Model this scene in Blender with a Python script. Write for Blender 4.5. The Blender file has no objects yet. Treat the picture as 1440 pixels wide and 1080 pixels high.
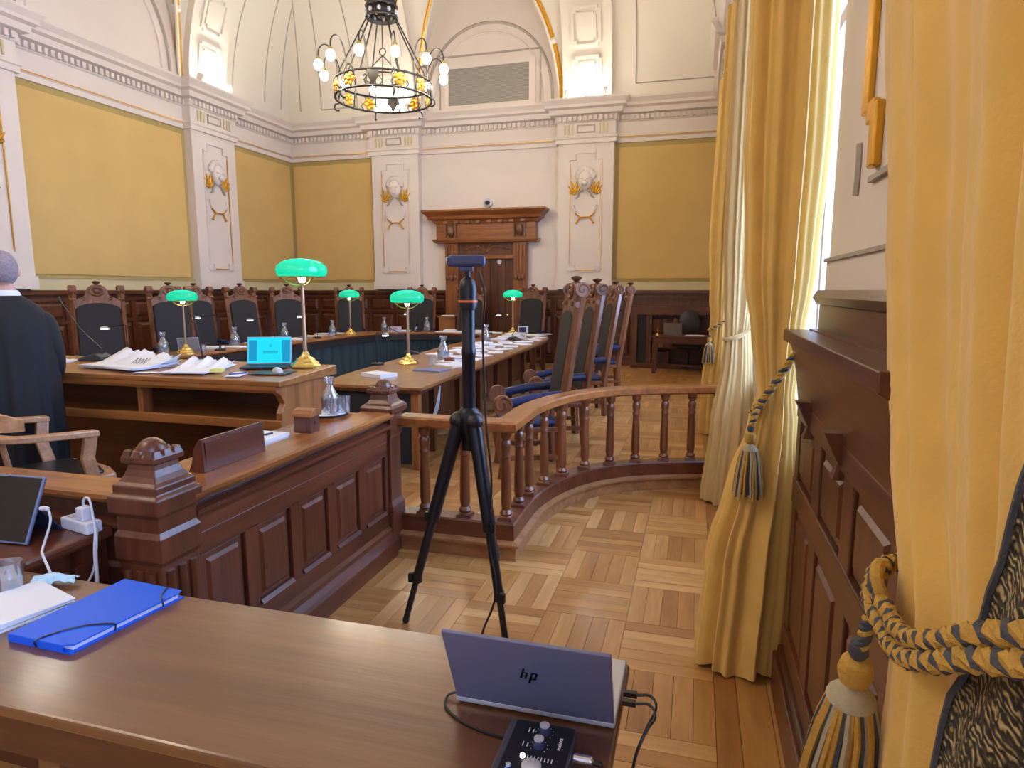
import bpy, math, random
from mathutils import Vector, Matrix
R = math.radians
PI = math.pi
sc = bpy.context.scene
col = sc.collection
rnd = random.Random(7)

# ---------------------------------------------------------------- camera
cam_d = bpy.data.cameras.new('camera')
cam_d.sensor_width = 36.0
cam_d.lens = 36.0 * 910 / 1440
cam_d.clip_start = 0.02
cam = bpy.data.objects.new('camera', cam_d)
col.objects.link(cam)
cam.location = (0, 0, 1.6)
cam.rotation_euler = (R(90 - 8.2535), 0, R(15.7885))
sc.camera = cam

# ---------------------------------------------------------------- daylight and exposure
EXPOSURE = -0.08
SKY = 15.0
BULB = 175.0
TUBE = 110.0
sc.view_settings.view_transform = 'Standard'
sc.view_settings.look = 'None'
sc.view_settings.gamma = 1.0
sc.view_settings.use_curve_mapping = False
sc.view_settings.exposure = EXPOSURE
world = bpy.data.worlds.new('sky')
sc.world = world
world.use_nodes = True
bg = world.node_tree.nodes['Background']
bg.inputs[0].default_value = (0.42, 0.60, 1.0, 1)
bg.inputs[1].default_value = SKY
# window openings of the right wall: (y0, y1); portals only guide the daylight through them
WIN = [(-2.2, 0.55), (2.62, 5.25), (7.1, 9.9)]
WZ0, WZ1 = 0.95, 4.35
for k, (a, b) in enumerate(WIN):
    L = bpy.data.lights.new('window_portal', 'AREA')
    L.shape = 'RECTANGLE'
    L.size = WZ1 - WZ0
    L.size_y = b - a
    L.cycles.is_portal = True
    o = bpy.data.objects.new('window_portal', L)
    col.objects.link(o)
    o.location = (0.84, (a + b) / 2, (WZ0 + WZ1) / 2)
    o.rotation_euler = (0, R(90), 0)

# ---------------------------------------------------------------- helpers
def S(r, g, b, a=1.0):
    def f(c):
        c /= 255.0
        return c / 12.92 if c <= 0.04045 else ((c + 0.055) / 1.055) ** 2.4
    return (f(r), f(g), f(b), a)

class MB:
    def __init__(s):
        s.v = []; s.f = []; s.m = []
    def add(s, vs, fs, mi=0, M=None):
        n = len(s.v)
        if M is not None:
            vs = [tuple(M @ Vector(p)) for p in vs]
        s.v += [tuple(p) for p in vs]
        s.f += [tuple(i + n for i in q) for q in fs]
        s.m += [mi] * len(fs)
        return s
    def box(s, x0, x1, y0, y1, z0, z1, mi=0, M=None):
        vs = [(x0,y0,z0),(x1,y0,z0),(x1,y1,z0),(x0,y1,z0),(x0,y0,z1),(x1,y0,z1),(x1,y1,z1),(x0,y1,z1)]
        fs = [(0,3,2,1),(4,5,6,7),(0,1,5,4),(1,2,6,5),(2,3,7,6),(3,0,4,7)]
        return s.add(vs, fs, mi, M)
    def frustum(s, b0, b1, z0, z1, c=(0,0), mi=0, M=None):
        (ax, ay), (bx, by) = b0, b1
        x, y = c
        vs = [(x-ax,y-ay,z0),(x+ax,y-ay,z0),(x+ax,y+ay,z0),(x-ax,y+ay,z0),(x-bx,y-by,z1),(x+bx,y-by,z1),(x+bx,y+by,z1),(x-bx,y+by,z1)]
        fs = [(0,3,2,1),(4,5,6,7),(0,1,5,4),(1,2,6,5),(2,3,7,6),(3,0,4,7)]
        return s.add(vs, fs, mi, M)
    def square_lathe(s, prof, c=(0,0), mi=0, M=None):      # prof: (half width, z)
        vs = []; fs = []
        for (w, z) in prof:
            vs += [(c[0]-w,c[1]-w,z),(c[0]+w,c[1]-w,z),(c[0]+w,c[1]+w,z),(c[0]-w,c[1]+w,z)]
        for i in range(len(prof)-1):
            for k in range(4):
                fs.append((4*i+k, 4*i+(k+1)%4, 4*i+4+(k+1)%4, 4*i+4+k))
        fs.append((3,2,1,0)); n = 4*(len(prof)-1); fs.append((n,n+1,n+2,n+3))
        return s.add(vs, fs, mi, M)
    def lathe(s, prof, c=(0,0,0), n=20, mi=0, M=None, sx=1, sy=1):      # prof: (r, z) bottom to top
        vs = []; fs = []
        for (r, z) in prof:
            for k in range(n):
                a = 2*PI*k/n
                vs.append((c[0]+r*math.cos(a)*sx, c[1]+r*math.sin(a)*sy, c[2]+z))
        for i in range(len(prof)-1):
            for k in range(n):
                fs.append((i*n+k, i*n+(k+1)%n, (i+1)*n+(k+1)%n, (i+1)*n+k))
        if prof[0][0] > 1e-5: fs.append(tuple(range(n-1,-1,-1)))
        if prof[-1][0] > 1e-5: fs.append(tuple((len(prof)-1)*n+k for k in range(n)))
        return s.add(vs, fs, mi, M)
    def cyl(s, p0, p1, r0, r1=None, n=12, mi=0):
        r1 = r0 if r1 is None else r1
        return s.tube([p0, p1], [r0, r1], n, mi)
    def tube(s, pts, r, n=8, mi=0, closed=False, M=None):
        P = [Vector(p) for p in pts]; m = len(P)
        rr = r if isinstance(r, (list, tuple)) else [r]*m
        T = []
        for i in range(m):
            if closed: t = P[(i+1)%m] - P[i-1]
            else: t = P[min(i+1,m-1)] - P[max(i-1,0)]
            T.append(t.normalized() if t.length > 1e-9 else Vector((0,0,1)))
        ref = Vector((0,0,1)) if abs(T[0].z) < 0.9 else Vector((1,0,0))
        N = T[0].cross(ref).normalized(); vs = []
        for i in range(m):
            N = (N - T[i]*N.dot(T[i]))
            N = N.normalized() if N.length > 1e-6 else T[i].orthogonal().normalized()
            B = T[i].cross(N)
            for k in range(n):
                a = 2*PI*k/n
                vs.append(P[i] + (N*math.cos(a) + B*math.sin(a))*rr[i])
        fs = []
        for i in range(m if closed else m-1):
            j = (i+1) % m
            for k in range(n):
                fs.append((i*n+k, i*n+(k+1)%n, j*n+(k+1)%n, j*n+k))
        if not closed:
            fs.append(tuple(range(n-1,-1,-1))); fs.append(tuple((m-1)*n+k for k in range(n)))
        return s.add(vs, fs, mi, M)
    def prism(s, poly, axis, d0, d1, mi=0, M=None, fn=None):   # poly in the two other axes, in x,y,z order
        n = len(poly); vs = []
        for d in (d0, d1):
            for (a, b) in poly:
                p = {'x': (d,a,b), 'y': (a,d,b), 'z': (a,b,d)}[axis]
                vs.append(fn(p) if fn else p)
        fs = [tuple(range(n-1,-1,-1)), tuple(range(n,2*n))]
        for k in range(n):
            fs.append((k, (k+1)%n, n+(k+1)%n, n+k))
        return s.add(vs, fs, mi, M)
    def ring(s, outer, inner, axis, d0, d1, mi=0, M=None):     # frame between two outlines of equal length
        n = len(outer); vs = []
        for d in (d0, d1):
            for L in (outer, inner):
                for (a, b) in L:
                    vs.append({'x': (d,a,b), 'y': (a,d,b), 'z': (a,b,d)}[axis])
        fs = []
        for k in range(n):
            j = (k+1) % n
            fs += [(k,j,n+j,n+k), (2*n+k,3*n+k,3*n+j,2*n+j), (k,2*n+k,2*n+j,j), (n+k,n+j,3*n+j,3*n+k)]
        return s.add(vs, fs, mi, M)
    def sphere(s, c, r, n=16, mi=0, M=None, z0=-90, z1=90):
        rx, ry, rz = r if isinstance(r, (list, tuple)) else (r, r, r)
        m = max(4, n//2); prof = []
        for i in range(m+1):
            a = R(z0 + (z1-z0)*i/m)
            prof.append((max(1e-6, math.cos(a)), math.sin(a)*rz))
        vs = []; fs = []
        for (q, z) in prof:
            for k in range(n):
                a = 2*PI*k/n
                vs.append((c[0]+q*rx*math.cos(a), c[1]+q*ry*math.sin(a), c[2]+z))
        for i in range(m):
            for k in range(n):
                fs.append((i*n+k, i*n+(k+1)%n, (i+1)*n+(k+1)%n, (i+1)*n+k))
        if z0 > -90: fs.append(tuple(range(n-1,-1,-1)))
        return s.add(vs, fs, mi, M)
    def grid(s, fn, nu, nv, cu=False, mi=0, M=None):
        vs = []; fs = []
        for j in range(nv+1):
            for i in range(nu+1 - (1 if cu else 0)):
                vs.append(fn(i/nu, j/nv))
        w = nu if cu else nu+1
        for j in range(nv):
            for i in range(nu):
                fs.append((j*w+i, j*w+(i+1)%w, (j+1)*w+(i+1)%w, (j+1)*w+i))
        return s.add(vs, fs, mi, M)
    def sweep(s, prof, path, closed_prof=True, mi=0, M=None):   # prof: (to the right of travel, up); path: (x,y) or (x,y,z)
        P = [Vector((p[0],p[1],p[2] if len(p)>2 else 0)) for p in path]; m = len(P); n = len(prof); vs = []
        for i in range(m):
            a = (P[i]-P[i-1]) if i > 0 else (P[1]-P[0])
            b = (P[i+1]-P[i]) if i < m-1 else (P[i]-P[i-1])
            a.z = b.z = 0; a.normalize(); b.normalize()
            na = Vector((a.y,-a.x,0)); nb = Vector((b.y,-b.x,0))
            k = na + nb
            k = k / max(0.2, k.dot(na)) if k.length > 1e-6 else na
            for (q, z) in prof:
                vs.append(P[i] + k*q + Vector((0,0,z)))
        fs = []
        for i in range(m-1):
            for k in range(n if closed_prof else n-1):
                fs.append((i*n+k, i*n+(k+1)%n, (i+1)*n+(k+1)%n, (i+1)*n+k))
        if closed_prof:
            fs.append(tuple(range(n-1,-1,-1))); fs.append(tuple((m-1)*n+k for k in range(n)))
        return s.add(vs, fs, mi, M)
    def mesh(s, name, mats, smooth=False):
        me = bpy.data.meshes.new(name)
        me.from_pydata(s.v, [], s.f)
        mats = mats if isinstance(mats, (list, tuple)) else [mats]
        for m in mats: me.materials.append(m)
        if len(mats) > 1:
            me.polygons.foreach_set('material_index', s.m)
        import bmesh
        bm = bmesh.new(); bm.from_mesh(me)
        bmesh.ops.recalc_face_normals(bm, faces=bm.faces)
        bm.to_mesh(me); bm.free()
        if smooth:
            me.polygons.foreach_set('use_smooth', [True]*len(me.polygons))
            me.set_sharp_from_angle(angle=R(smooth if smooth is not True else 38))
        me.update()
        return me
    def wb(s, name, mats, parent, **kw):      # vertices given in the hall's coordinates
        q = parent; off = Vector((0,0,0))
        while q is not None: off += Vector(q.location); q = q.parent
        s.v = [(p[0]-off.x, p[1]-off.y, p[2]-off.z) for p in s.v]
        return s.build(name, mats, parent, **kw)
    def build(s, name, mats, parent=None, smooth=False, bevel=0, label=None, kind=None):
        o = bpy.data.objects.new(name, s.mesh(name, mats, smooth))
        col.objects.link(o)
        if parent is not None: o.parent = parent
        if bevel:
            b = o.modifiers.new('bevel', 'BEVEL'); b.width = bevel; b.segments = 2
            b.limit_method = 'ANGLE'; b.angle_limit = R(40)
            if not smooth: pass
        if label: o['label'] = label
        if kind: o['kind'] = kind
        return o

def tag(o, label=None, cat=None, group=None, kind=None):
    if label: o['label'] = label
    if cat: o['category'] = cat
    if group: o['group'] = group
    if kind: o['kind'] = kind
    return o
def thing(name, loc, label, cat, group=None, rz=0):
    o = bpy.data.objects.new(name, None)
    o.empty_display_size = 0.05
    col.objects.link(o)
    o.location = loc; o.rotation_euler = (0, 0, rz)
    return tag(o, label, cat, group)
def struct(o, label=None):
    o['kind'] = 'structure'
    if label: o['label'] = label
    return o
def obj(name, me, parent=None, loc=(0,0,0), rot=(0,0,0)):
    o = bpy.data.objects.new(name, me); col.objects.link(o)
    o.parent = parent; o.location = loc; o.rotation_euler = rot
    return o
def copy_tree(o, parent=None):
    c = o.copy(); col.objects.link(c); c.parent = parent
    for ch in list(o.children): copy_tree(ch, c)
    return c
def place(proto, first, loc, rz=0, label=None, group=None, scale=None):
    c = proto if first else copy_tree(proto)
    c.location = loc; c.rotation_euler = (0, 0, rz)
    if scale: c.scale = (scale,)*3
    if label: c['label'] = label
    if group: c['group'] = group
    return c
def spline(pts, n=8):
    P = [Vector(p) for p in pts]; out = []
    for i in range(len(P)-1):
        p0 = P[i-1] if i > 0 else P[i]*2 - P[i+1]
        p1, p2 = P[i], P[i+1]
        p3 = P[i+2] if i+2 < len(P) else P[i+1]*2 - P[i]
        for k in range(n):
            t = k/n
            out.append(0.5*((2*p1) + (p2-p0)*t + (2*p0-5*p1+4*p2-p3)*t*t + (3*p1-p0-3*p2+p3)*t**3))
    out.append(P[-1])
    return out
def interp(tab, x):
    if x <= tab[0][0]: return tab[0][1]
    for (a, va), (b, vb) in zip(tab, tab[1:]):
        if x <= b:
            t = (x-a)/(b-a); t = t*t*(3-2*t)
            return va + (vb-va)*t
    return tab[-1][1]

# ---------------------------------------------------------------- materials
def new_mat(name):
    m = bpy.data.materials.new(name); m.use_nodes = True
    nt = m.node_tree; nt.nodes.clear()
    out = nt.nodes.new('ShaderNodeOutputMaterial')
    b = nt.nodes.new('ShaderNodeBsdfPrincipled')
    nt.links.new(b.outputs[0], out.inputs[0])
    return m, nt, b
def plain(name, c, rough=0.5, metal=0.0, var=0.06, scale=6.0, bump=0.0, bscale=60.0, coat=0.0, sheen=0.0, spec=0.5):
    m, nt, b = new_mat(name)
    tc = nt.nodes.new('ShaderNodeTexCoord')
    n = nt.nodes.new('ShaderNodeTexNoise'); n.inputs['Scale'].default_value = scale; n.inputs['Detail'].default_value = 4
    nt.links.new(tc.outputs['Object'], n.inputs['Vector'])
    mx = nt.nodes.new('ShaderNodeMix'); mx.data_type = 'RGBA'
    mx.inputs['A'].default_value = tuple(max(0, x*(1-var*2)) for x in c[:3]) + (1,)
    mx.inputs['B'].default_value = tuple(min(1, x*(1+var*2)) for x in c[:3]) + (1,)
    nt.links.new(n.outputs['Fac'], mx.inputs['Factor'])
    nt.links.new(mx.outputs['Result'], b.inputs['Base Color'])
    b.inputs['Roughness'].default_value = rough
    b.inputs['Metallic'].default_value = metal
    b.inputs['Coat Weight'].default_value = coat
    b.inputs['Coat Roughness'].default_value = 0.15
    b.inputs['Sheen Weight'].default_value = sheen
    b.inputs['Specular IOR Level'].default_value = spec
    if bump:
        n2 = nt.nodes.new('ShaderNodeTexNoise'); n2.inputs['Scale'].default_value = bscale; n2.inputs['Detail'].default_value = 3
        nt.links.new(tc.outputs['Object'], n2.inputs['Vector'])
        bp = nt.nodes.new('ShaderNodeBump'); bp.inputs['Strength'].default_value = bump; bp.inputs['Distance'].default_value = 0.01
        nt.links.new(n2.outputs['Fac'], bp.inputs['Height'])
        nt.links.new(bp.outputs[0], b.inputs['Normal'])
    return m
def wood(name, c1, c2, axis='z', scale=14.0, rough=0.38, coat=0.25, coat_rough=0.2, stretch=0.07, bump=0.08):
    m, nt, b = new_mat(name)
    tc = nt.nodes.new('ShaderNodeTexCoord')
    mp = nt.nodes.new('ShaderNodeMapping')
    sc3 = [1.0, 1.0, 1.0]; sc3['xyz'.index(axis)] = stretch
    mp.inputs['Scale'].default_value = sc3
    nt.links.new(tc.outputs['Object'], mp.inputs['Vector'])
    oi = nt.nodes.new('ShaderNodeObjectInfo')
    cv = nt.nodes.new('ShaderNodeVectorMath'); cv.operation = 'ADD'
    ms = nt.nodes.new('ShaderNodeMath'); ms.operation = 'MULTIPLY'; ms.inputs[1].default_value = 37.0
    nt.links.new(oi.outputs['Random'], ms.inputs[0])
    nt.links.new(mp.outputs[0], cv.inputs[0]); nt.links.new(ms.outputs[0], cv.inputs[1])
    n1 = nt.nodes.new('ShaderNodeTexNoise'); n1.inputs['Scale'].default_value = scale; n1.inputs['Detail'].default_value = 6; n1.inputs['Roughness'].default_value = 0.6
    n2 = nt.nodes.new('ShaderNodeTexNoise'); n2.inputs['Scale'].default_value = scale*6; n2.inputs['Detail'].default_value = 3
    nt.links.new(cv.outputs[0], n1.inputs['Vector']); nt.links.new(cv.outputs[0], n2.inputs['Vector'])
    mm = nt.nodes.new('ShaderNodeMath'); mm.operation = 'MULTIPLY_ADD'; mm.inputs[1].default_value = 0.35
    nt.links.new(n2.outputs['Fac'], mm.inputs[0]); nt.links.new(n1.outputs['Fac'], mm.inputs[2])
    rp = nt.nodes.new('ShaderNodeValToRGB')
    rp.color_ramp.elements[0].position = 0.42; rp.color_ramp.elements[0].color = c1
    rp.color_ramp.elements[1].position = 0.88; rp.color_ramp.elements[1].color = c2
    nt.links.new(mm.outputs[0], rp.inputs['Fac'])
    nt.links.new(rp.outputs['Color'], b.inputs['Base Color'])
    b.inputs['Roughness'].default_value = rough
    b.inputs['Coat Weight'].default_value = coat
    b.inputs['Coat Roughness'].default_value = coat_rough
    bp = nt.nodes.new('ShaderNodeBump'); bp.inputs['Strength'].default_value = bump; bp.inputs['Distance'].default_value = 0.004
    nt.links.new(n2.outputs['Fac'], bp.inputs['Height']); nt.links.new(bp.outputs[0], b.inputs['Normal'])
    return m
def emit(name, c, st):
    m = bpy.data.materials.new(name); m.use_nodes = True
    nt = m.node_tree; nt.nodes.clear()
    out = nt.nodes.new('ShaderNodeOutputMaterial'); e = nt.nodes.new('ShaderNodeEmission')
    e.inputs[0].default_value = c; e.inputs[1].default_value = st
    nt.links.new(e.outputs[0], out.inputs[0])
    return m
def clear_glass(name, tint=(0.95, 0.97, 1.0, 1), gloss=0.12, rough=0.03, opaque=0.06):
    m = bpy.data.materials.new(name); m.use_nodes = True
    nt = m.node_tree; nt.nodes.clear()
    out = nt.nodes.new('ShaderNodeOutputMaterial')
    t = nt.nodes.new('ShaderNodeBsdfTransparent'); t.inputs[0].default_value = tint
    g = nt.nodes.new('ShaderNodeBsdfGlossy'); g.inputs['Roughness'].default_value = rough
    d = nt.nodes.new('ShaderNodeBsdfDiffuse'); d.inputs[0].default_value = (0.8, 0.85, 0.9, 1)
    lw = nt.nodes.new('ShaderNodeLayerWeight'); lw.inputs[0].default_value = 0.35
    ad = nt.nodes.new('ShaderNodeMath'); ad.operation = 'MULTIPLY_ADD'; ad.inputs[1].default_value = 0.7; ad.inputs[2].default_value = gloss
    nt.links.new(lw.outputs['Facing'], ad.inputs[0])
    m1 = nt.nodes.new('ShaderNodeMixShader'); m1.inputs[0].default_value = opaque
    nt.links.new(t.outputs[0], m1.inputs[1]); nt.links.new(d.outputs[0], m1.inputs[2])
    m2 = nt.nodes.new('ShaderNodeMixShader')
    nt.links.new(ad.outputs[0], m2.inputs[0]); nt.links.new(m1.outputs[0], m2.inputs[1]); nt.links.new(g.outputs[0], m2.inputs[2])
    nt.links.new(m2.outputs[0], out.inputs[0])
    return m

WH = plain('painted_plaster', S(222, 212, 203), 0.6, var=0.02, scale=1.5)
WH2 = plain('painted_vault', S(226, 219, 205), 0.6, var=0.02, scale=1.0)
YEL = plain('yellow_wall_fabric', S(206, 174, 108), 0.85, var=0.05, scale=2.0, bump=0.1, bscale=300)
OLV = plain('olive_border_paint', S(172, 152, 92), 0.7, var=0.04)
CRM = plain('cream_rail_paint', S(205, 192, 150), 0.6, var=0.03)
GLD = plain('gilding', S(214, 160, 52), 0.34, metal=0.75, var=0.15, scale=20)
GRY = plain('grey_line_paint', S(168, 158, 146), 0.6, var=0.03)
WDK = wood('dark_oak_panelling', S(58, 27, 13), S(104, 56, 28), 'z', rough=0.4)
WDX = wood('dark_oak_rail_x', S(58, 27, 13), S(104, 56, 28), 'x', rough=0.4)
WDY = wood('dark_oak_rail_y', S(58, 27, 13), S(104, 56, 28), 'y', rough=0.4)
PTZ = wood('partition_oak', S(62, 28, 17), S(112, 60, 38), 'z', rough=0.33, coat=0.35)
PTY = wood('partition_oak_y', S(62, 28, 17), S(112, 60, 38), 'y', rough=0.33, coat=0.35)
PTX = wood('partition_oak_x', S(62, 28, 17), S(112, 60, 38), 'x', rough=0.33, coat=0.35)
RLX = wood('handrail_oak_x', S(112, 62, 26), S(176, 112, 56), 'x', rough=0.3, coat=0.3)
RLY = wood('handrail_oak_y', S(112, 62, 26), S(176, 112, 56), 'y', rough=0.3, coat=0.3)
CRV = wood('carved_oak', S(70, 36, 20), S(142, 92, 60), 'z', scale=18, rough=0.42)
TBX = wood('table_oak_x', S(82, 47, 21), S(126, 80, 41), 'x', scale=6, rough=0.34, coat=0.6, coat_rough=0.16, bump=0.25)
TBY = wood('table_oak_y', S(128, 82, 44), S(176, 124, 72), 'y', scale=10, rough=0.3, coat=0.4)
DKX = wood('desk_oak_x', S(120, 72, 34), S(168, 112, 60), 'x', scale=10, rough=0.34, coat=0.3)
DKZ = wood('desk_oak_z', S(120, 70, 36), S(170, 112, 64), 'z', scale=10, rough=0.34, coat=0.3)
PALE = wood('pale_chair_oak', S(160, 112, 76), S(206, 164, 124), 'x', scale=14, rough=0.4)
BLK = plain('black_upholstery', S(31, 30, 34), 0.7, var=0.2, scale=40, bump=0.1, bscale=200)
LEA = plain('black_leather', S(40, 38, 36), 0.35, var=0.1, scale=12, bump=0.05)
BLU = plain('blue_leather', S(28, 42, 90), 0.35, var=0.1, scale=12)
BPL = plain('black_plastic', S(26, 27, 30), 0.4, var=0.05)
BPM = plain('black_metal', S(34, 36, 44), 0.3, metal=0.4, var=0.05)
BLD = plain('blue_grey_plastic', S(62, 70, 112), 0.35, var=0.03)
IRN = plain('wrought_iron', S(48, 46, 44), 0.45, metal=0.5, var=0.1)
BRS = plain('polished_brass', S(232, 196, 110), 0.22, metal=0.9, var=0.08)
PAP = plain('white_paper', S(232, 234, 240), 0.7, var=0.01)
PAP2 = plain('off_white_paper', S(222, 214, 208), 0.7, var=0.02)
SIL = plain('silver_plastic', S(196, 198, 206), 0.35, metal=0.3, var=0.02)
LAPG = plain('laptop_dark_silver', S(124, 126, 156), 0.36, metal=0.35, var=0.02)
CUR = plain('gold_velvet_curtain', S(222, 184, 98), 0.8, var=0.07, scale=9, bump=0.15, bscale=120, sheen=0.35)
LIN = plain('curtain_lining', S(188, 176, 160), 0.8, var=0.04)
SKT = plain('dark_green_skirt', S(34, 58, 68), 0.8, var=0.1)
CRD = plain('white_cord', S(214, 218, 226), 0.45, var=0.01)
GLS = clear_glass('carafe_glass')
PANE = clear_glass('window_glass', gloss=0.03, opaque=0.0)
WTR = clear_glass('water', tint=(0.82, 0.9, 0.98, 1), gloss=0.08, opaque=0.08)
BULBM = emit('lamp_bulb_light', (1.0, 0.84, 0.64, 1), BULB)
TUBEM = emit('fluorescent_tube_light', (1.0, 0.93, 0.80, 1), TUBE)
LEDM = emit('led_light', (1.0, 0.96, 0.9, 1), 6.0)
# ================================================================ the hall
XL, XR, YB, YF = -9.45, 0.46, 14.0, -2.6
ZS, RC, TH = 5.42, 4.6, R(60)
PIL_Y = [(6.1, 7.3), (10.6, 11.8)]
PIL_X = [(-7.22, -6.08), (-2.90, -1.74)]
PD = 0.18
def PL(s, d, z): return (XL + d, s, z)
def PB(s, d, z): return (s, YB - d, z)
def PR(s, d, z): return (XR - d, s, z)
def cd(th): return RC * (1 - math.cos(th))
def cz(th): return ZS + RC * math.sin(th)

# floor slab and basket-weave parquet
floor = struct(MB().box(XL-0.3, XR+0.5, YF-0.3, YB+0.3, -0.2, -0.012).build('floor', plain('floor_slab', S(70, 44, 24), 0.8)), 'oak parquet floor laid in basket weave blocks')
PQ = {}
for ax_ in 'xy':
    PQ[ax_] = [wood('parquet_%s_%d' % (ax_, k), S(*c1), S(*c2), ax_, scale=9, rough=0.34, coat=0.22, coat_rough=0.22, stretch=0.12)
               for k, (c1, c2) in enumerate([((150, 100, 48), (192, 140, 78)), ((162, 112, 56), (204, 154, 92)), ((134, 86, 40), (178, 126, 68)), ((176, 128, 72), (216, 170, 110))])]
BK, NS = 0.40, 5
strip_me = {}
def strip_mesh(ax_, k):
    if (ax_, k) not in strip_me:
        l, w = BK/2 - 0.001, BK/NS/2 - 0.001
        m = MB()
        if ax_ == 'x': m.box(-l, l, -w, w, -0.012, 0)
        else: m.box(-w, w, -l, l, -0.012, 0)
        strip_me[(ax_, k)] = m.mesh('plank', PQ[ax_][k])
    return strip_me[(ax_, k)]
far = MB(); nparts = 0
mats8 = PQ['x'] + PQ['y']
bx0, by0 = XL, YF
nx = int((0.15 - XL) / BK); x_end = 0.13
for i in range(25):
    for j in range(42):
        cx = x_end - BK*(i + 0.5); cy = by0 + BK*(j + 0.5)
        if cx < XL - 0.1 or cy > YB + 0.1: continue
        ax_ = 'x' if (i + j) % 2 else 'y'
        near = (-1.75 < cx < 0.3) and (1.3 < cy < 5.45)
        for k in range(NS):
            q = (k - (NS-1)/2) * BK/NS
            px, py = (cx, cy + q) if ax_ == 'x' else (cx + q, cy)
            t = rnd.choice([0, 0, 1, 1, 2, 3])
            if near and nparts < 300:
                obj('plank', strip_mesh(ax_, t), floor, (px, py, rnd.uniform(-0.0006, 0.0004))); nparts += 1
            else:
                l, w = BK/2 - 0.001, BK/NS/2 - 0.001
                hx, hy = (l, w) if ax_ == 'x' else (w, l)
                far.box(px-hx, px+hx, py-hy, py+hy, -0.012, 0, t + (4 if ax_ == 'y' else 0))
far.build('parquet_planks', mats8, floor, kind='stuff')
for j in range(9):
    y0 = YF + j*1.85
    for (a, b, t) in ((x_end+0.001, x_end+0.085, 2), (x_end+0.087, x_end+0.205, 0), (x_end+0.207, XR+0.3, 1)):
        MB().box(a, b, y0+0.001, y0+1.849, -0.012, 0).build('border_plank', PQ['y'][t], floor)

# walls
wl = struct(MB().box(XL-0.25, XL, YF-0.25, YB+0.25, 0, 10.2).build('wall_left', WH), 'plastered wall with yellow fabric panels and pilasters')
wb = struct(MB().box(XL, XR+0.4, YB, YB+0.25, 0, 10.2).build('wall_back', WH), 'plastered end wall with central door and pilasters')
wf = struct(MB().box(XL, XR+0.4, YF-0.25, YF, 0, 10.2).build('wall_front', WH), 'plain plastered end wall')
m = MB()
edges = [YF] + [e for w in WIN for e in w] + [YB+0.25]
for a, b in zip(edges[0::2], edges[1::2]):
    m.box(XR, XR+0.4, a, b, 0, 10.2)
for a, b in WIN:
    m.box(XR, XR+0.4, a, b, 0, WZ0); m.box(XR, XR+0.4, a, b, WZ1, 10.2)
wr = struct(m.build('wall_right', WH), 'plastered window wall with panelled piers')
for k, (a, b) in enumerate(WIN):
    m = MB(); X0, X1 = XR+0.26, XR+0.32
    m.box(X0, X1, a, a+0.07, WZ0, WZ1).box(X0, X1, b-0.07, b, WZ0, WZ1).box(X0, X1, a, b, WZ0, WZ0+0.08).box(X0, X1, a, b, WZ1-0.08, WZ1)
    for q in (1/3, 2/3): m.box(X0, X1, a+(b-a)*q-0.035, a+(b-a)*q+0.035, WZ0, WZ1)
    m.box(X0, X1, a, b, 3.05, 3.13)
    w = struct(m.build('window_%d' % (k+1), WH), 'tall white framed window behind curtains')
    for q in range(3):
        for (z0, z1) in ((WZ0+0.08, 3.05), (3.13, WZ1-0.08)):
            MB().box(X0+0.025, X0+0.031, a+(b-a)*q/3+0.04, a+(b-a)*(q+1)/3-0.04, z0, z1).build('pane', PANE, w)

# flat ceiling and coved vault
dm = cd(TH); ztop = cz(TH)
ceil = struct(MB().box(XL+dm-0.2, XR-dm+0.2, YF, YB-dm+0.2, ztop, ztop+0.2).build('ceiling', WH2), 'white coved ceiling with gilded groins')
NT = 18
def cove_piece(m, P, s0, s1, m0, m1, sgn):
    # between s0 and s1; m0 / m1: mitred end (follows the offset)
    def fn(u, v):
        th = TH*v; d = cd(th)
        a = s0 + (d*sgn if m0 else 0); b = s1 - (d*sgn if m1 else 0)
        return P(a + (b-a)*u, d, cz(th))
    m.grid(fn, 6, NT)
def lunette(m, P, c, a, h, gold_parent, fine=None):
    N = 28; xs = [c - a*math.cos(PI*i/N) for i in range(N+1)]
    def zb(s): return max(0.0, h*math.sqrt(max(0, 1-((s-c)/a)**2)))
    g = []
    cols = []
    for s in xs:
        t0 = math.asin(min(0.86, zb(s)/RC))
        cols.append((s, t0, zb(s)))
        g.append(P(s, cd(t0) , ZS + zb(s)))
    vs = []; fs = []
    for (s, t0, z) in cols:
        for k in range(NT+1):
            th = t0 + (TH-t0)*k/NT
            vs.append(P(s, cd(th), cz(th)))
    w = NT+1
    for i in range(N):
        for k in range(NT): fs.append((i*w+k, (i+1)*w+k, (i+1)*w+k+1, i*w+k+1))
    m.add(vs, fs)
    vs = []; fs = []
    for (s, t0, z) in cols:
        vs += [P(s, 0, ZS+z), P(s, cd(t0), ZS+z)]
    for i in range(N): fs.append((2*i, 2*i+2, 2*i+3, 2*i+1))
    m.add(vs, fs)
    gm = MB().tube(g, 0.055, 8)
    gm.build('groin_gilding', GLD, gold_parent, smooth=True)
    off = [(Vector(p) + (Vector(P(c, 1.2, ZS)) - Vector(p)).normalized()*0.075) for p in g]
    MB().tube(off, 0.03, 6).build('groin_moulding', WH2, gold_parent, smooth=True)
    for i in range(4, N-3, 5):
        MB().sphere(g[i], (0.085, 0.085, 0.085), 10).build('groin_knot', WH2, gold_parent, smooth=True)
    return g
m = MB()
lc = -4.49
cove_piece(m, PB, XL, lc-1.62, True, False, 1)
cove_piece(m, PB, lc+1.62, XR, False, True, 1)
cove_piece(m, PL, YB, 10.62, True, False, -1)
cove_piece(m, PL, 7.28, YF, False, False, -1)
cove_piece(m, PR, YB, YF, True, False, -1)
lunette(m, PB, lc, 1.62, 2.85, ceil)
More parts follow.
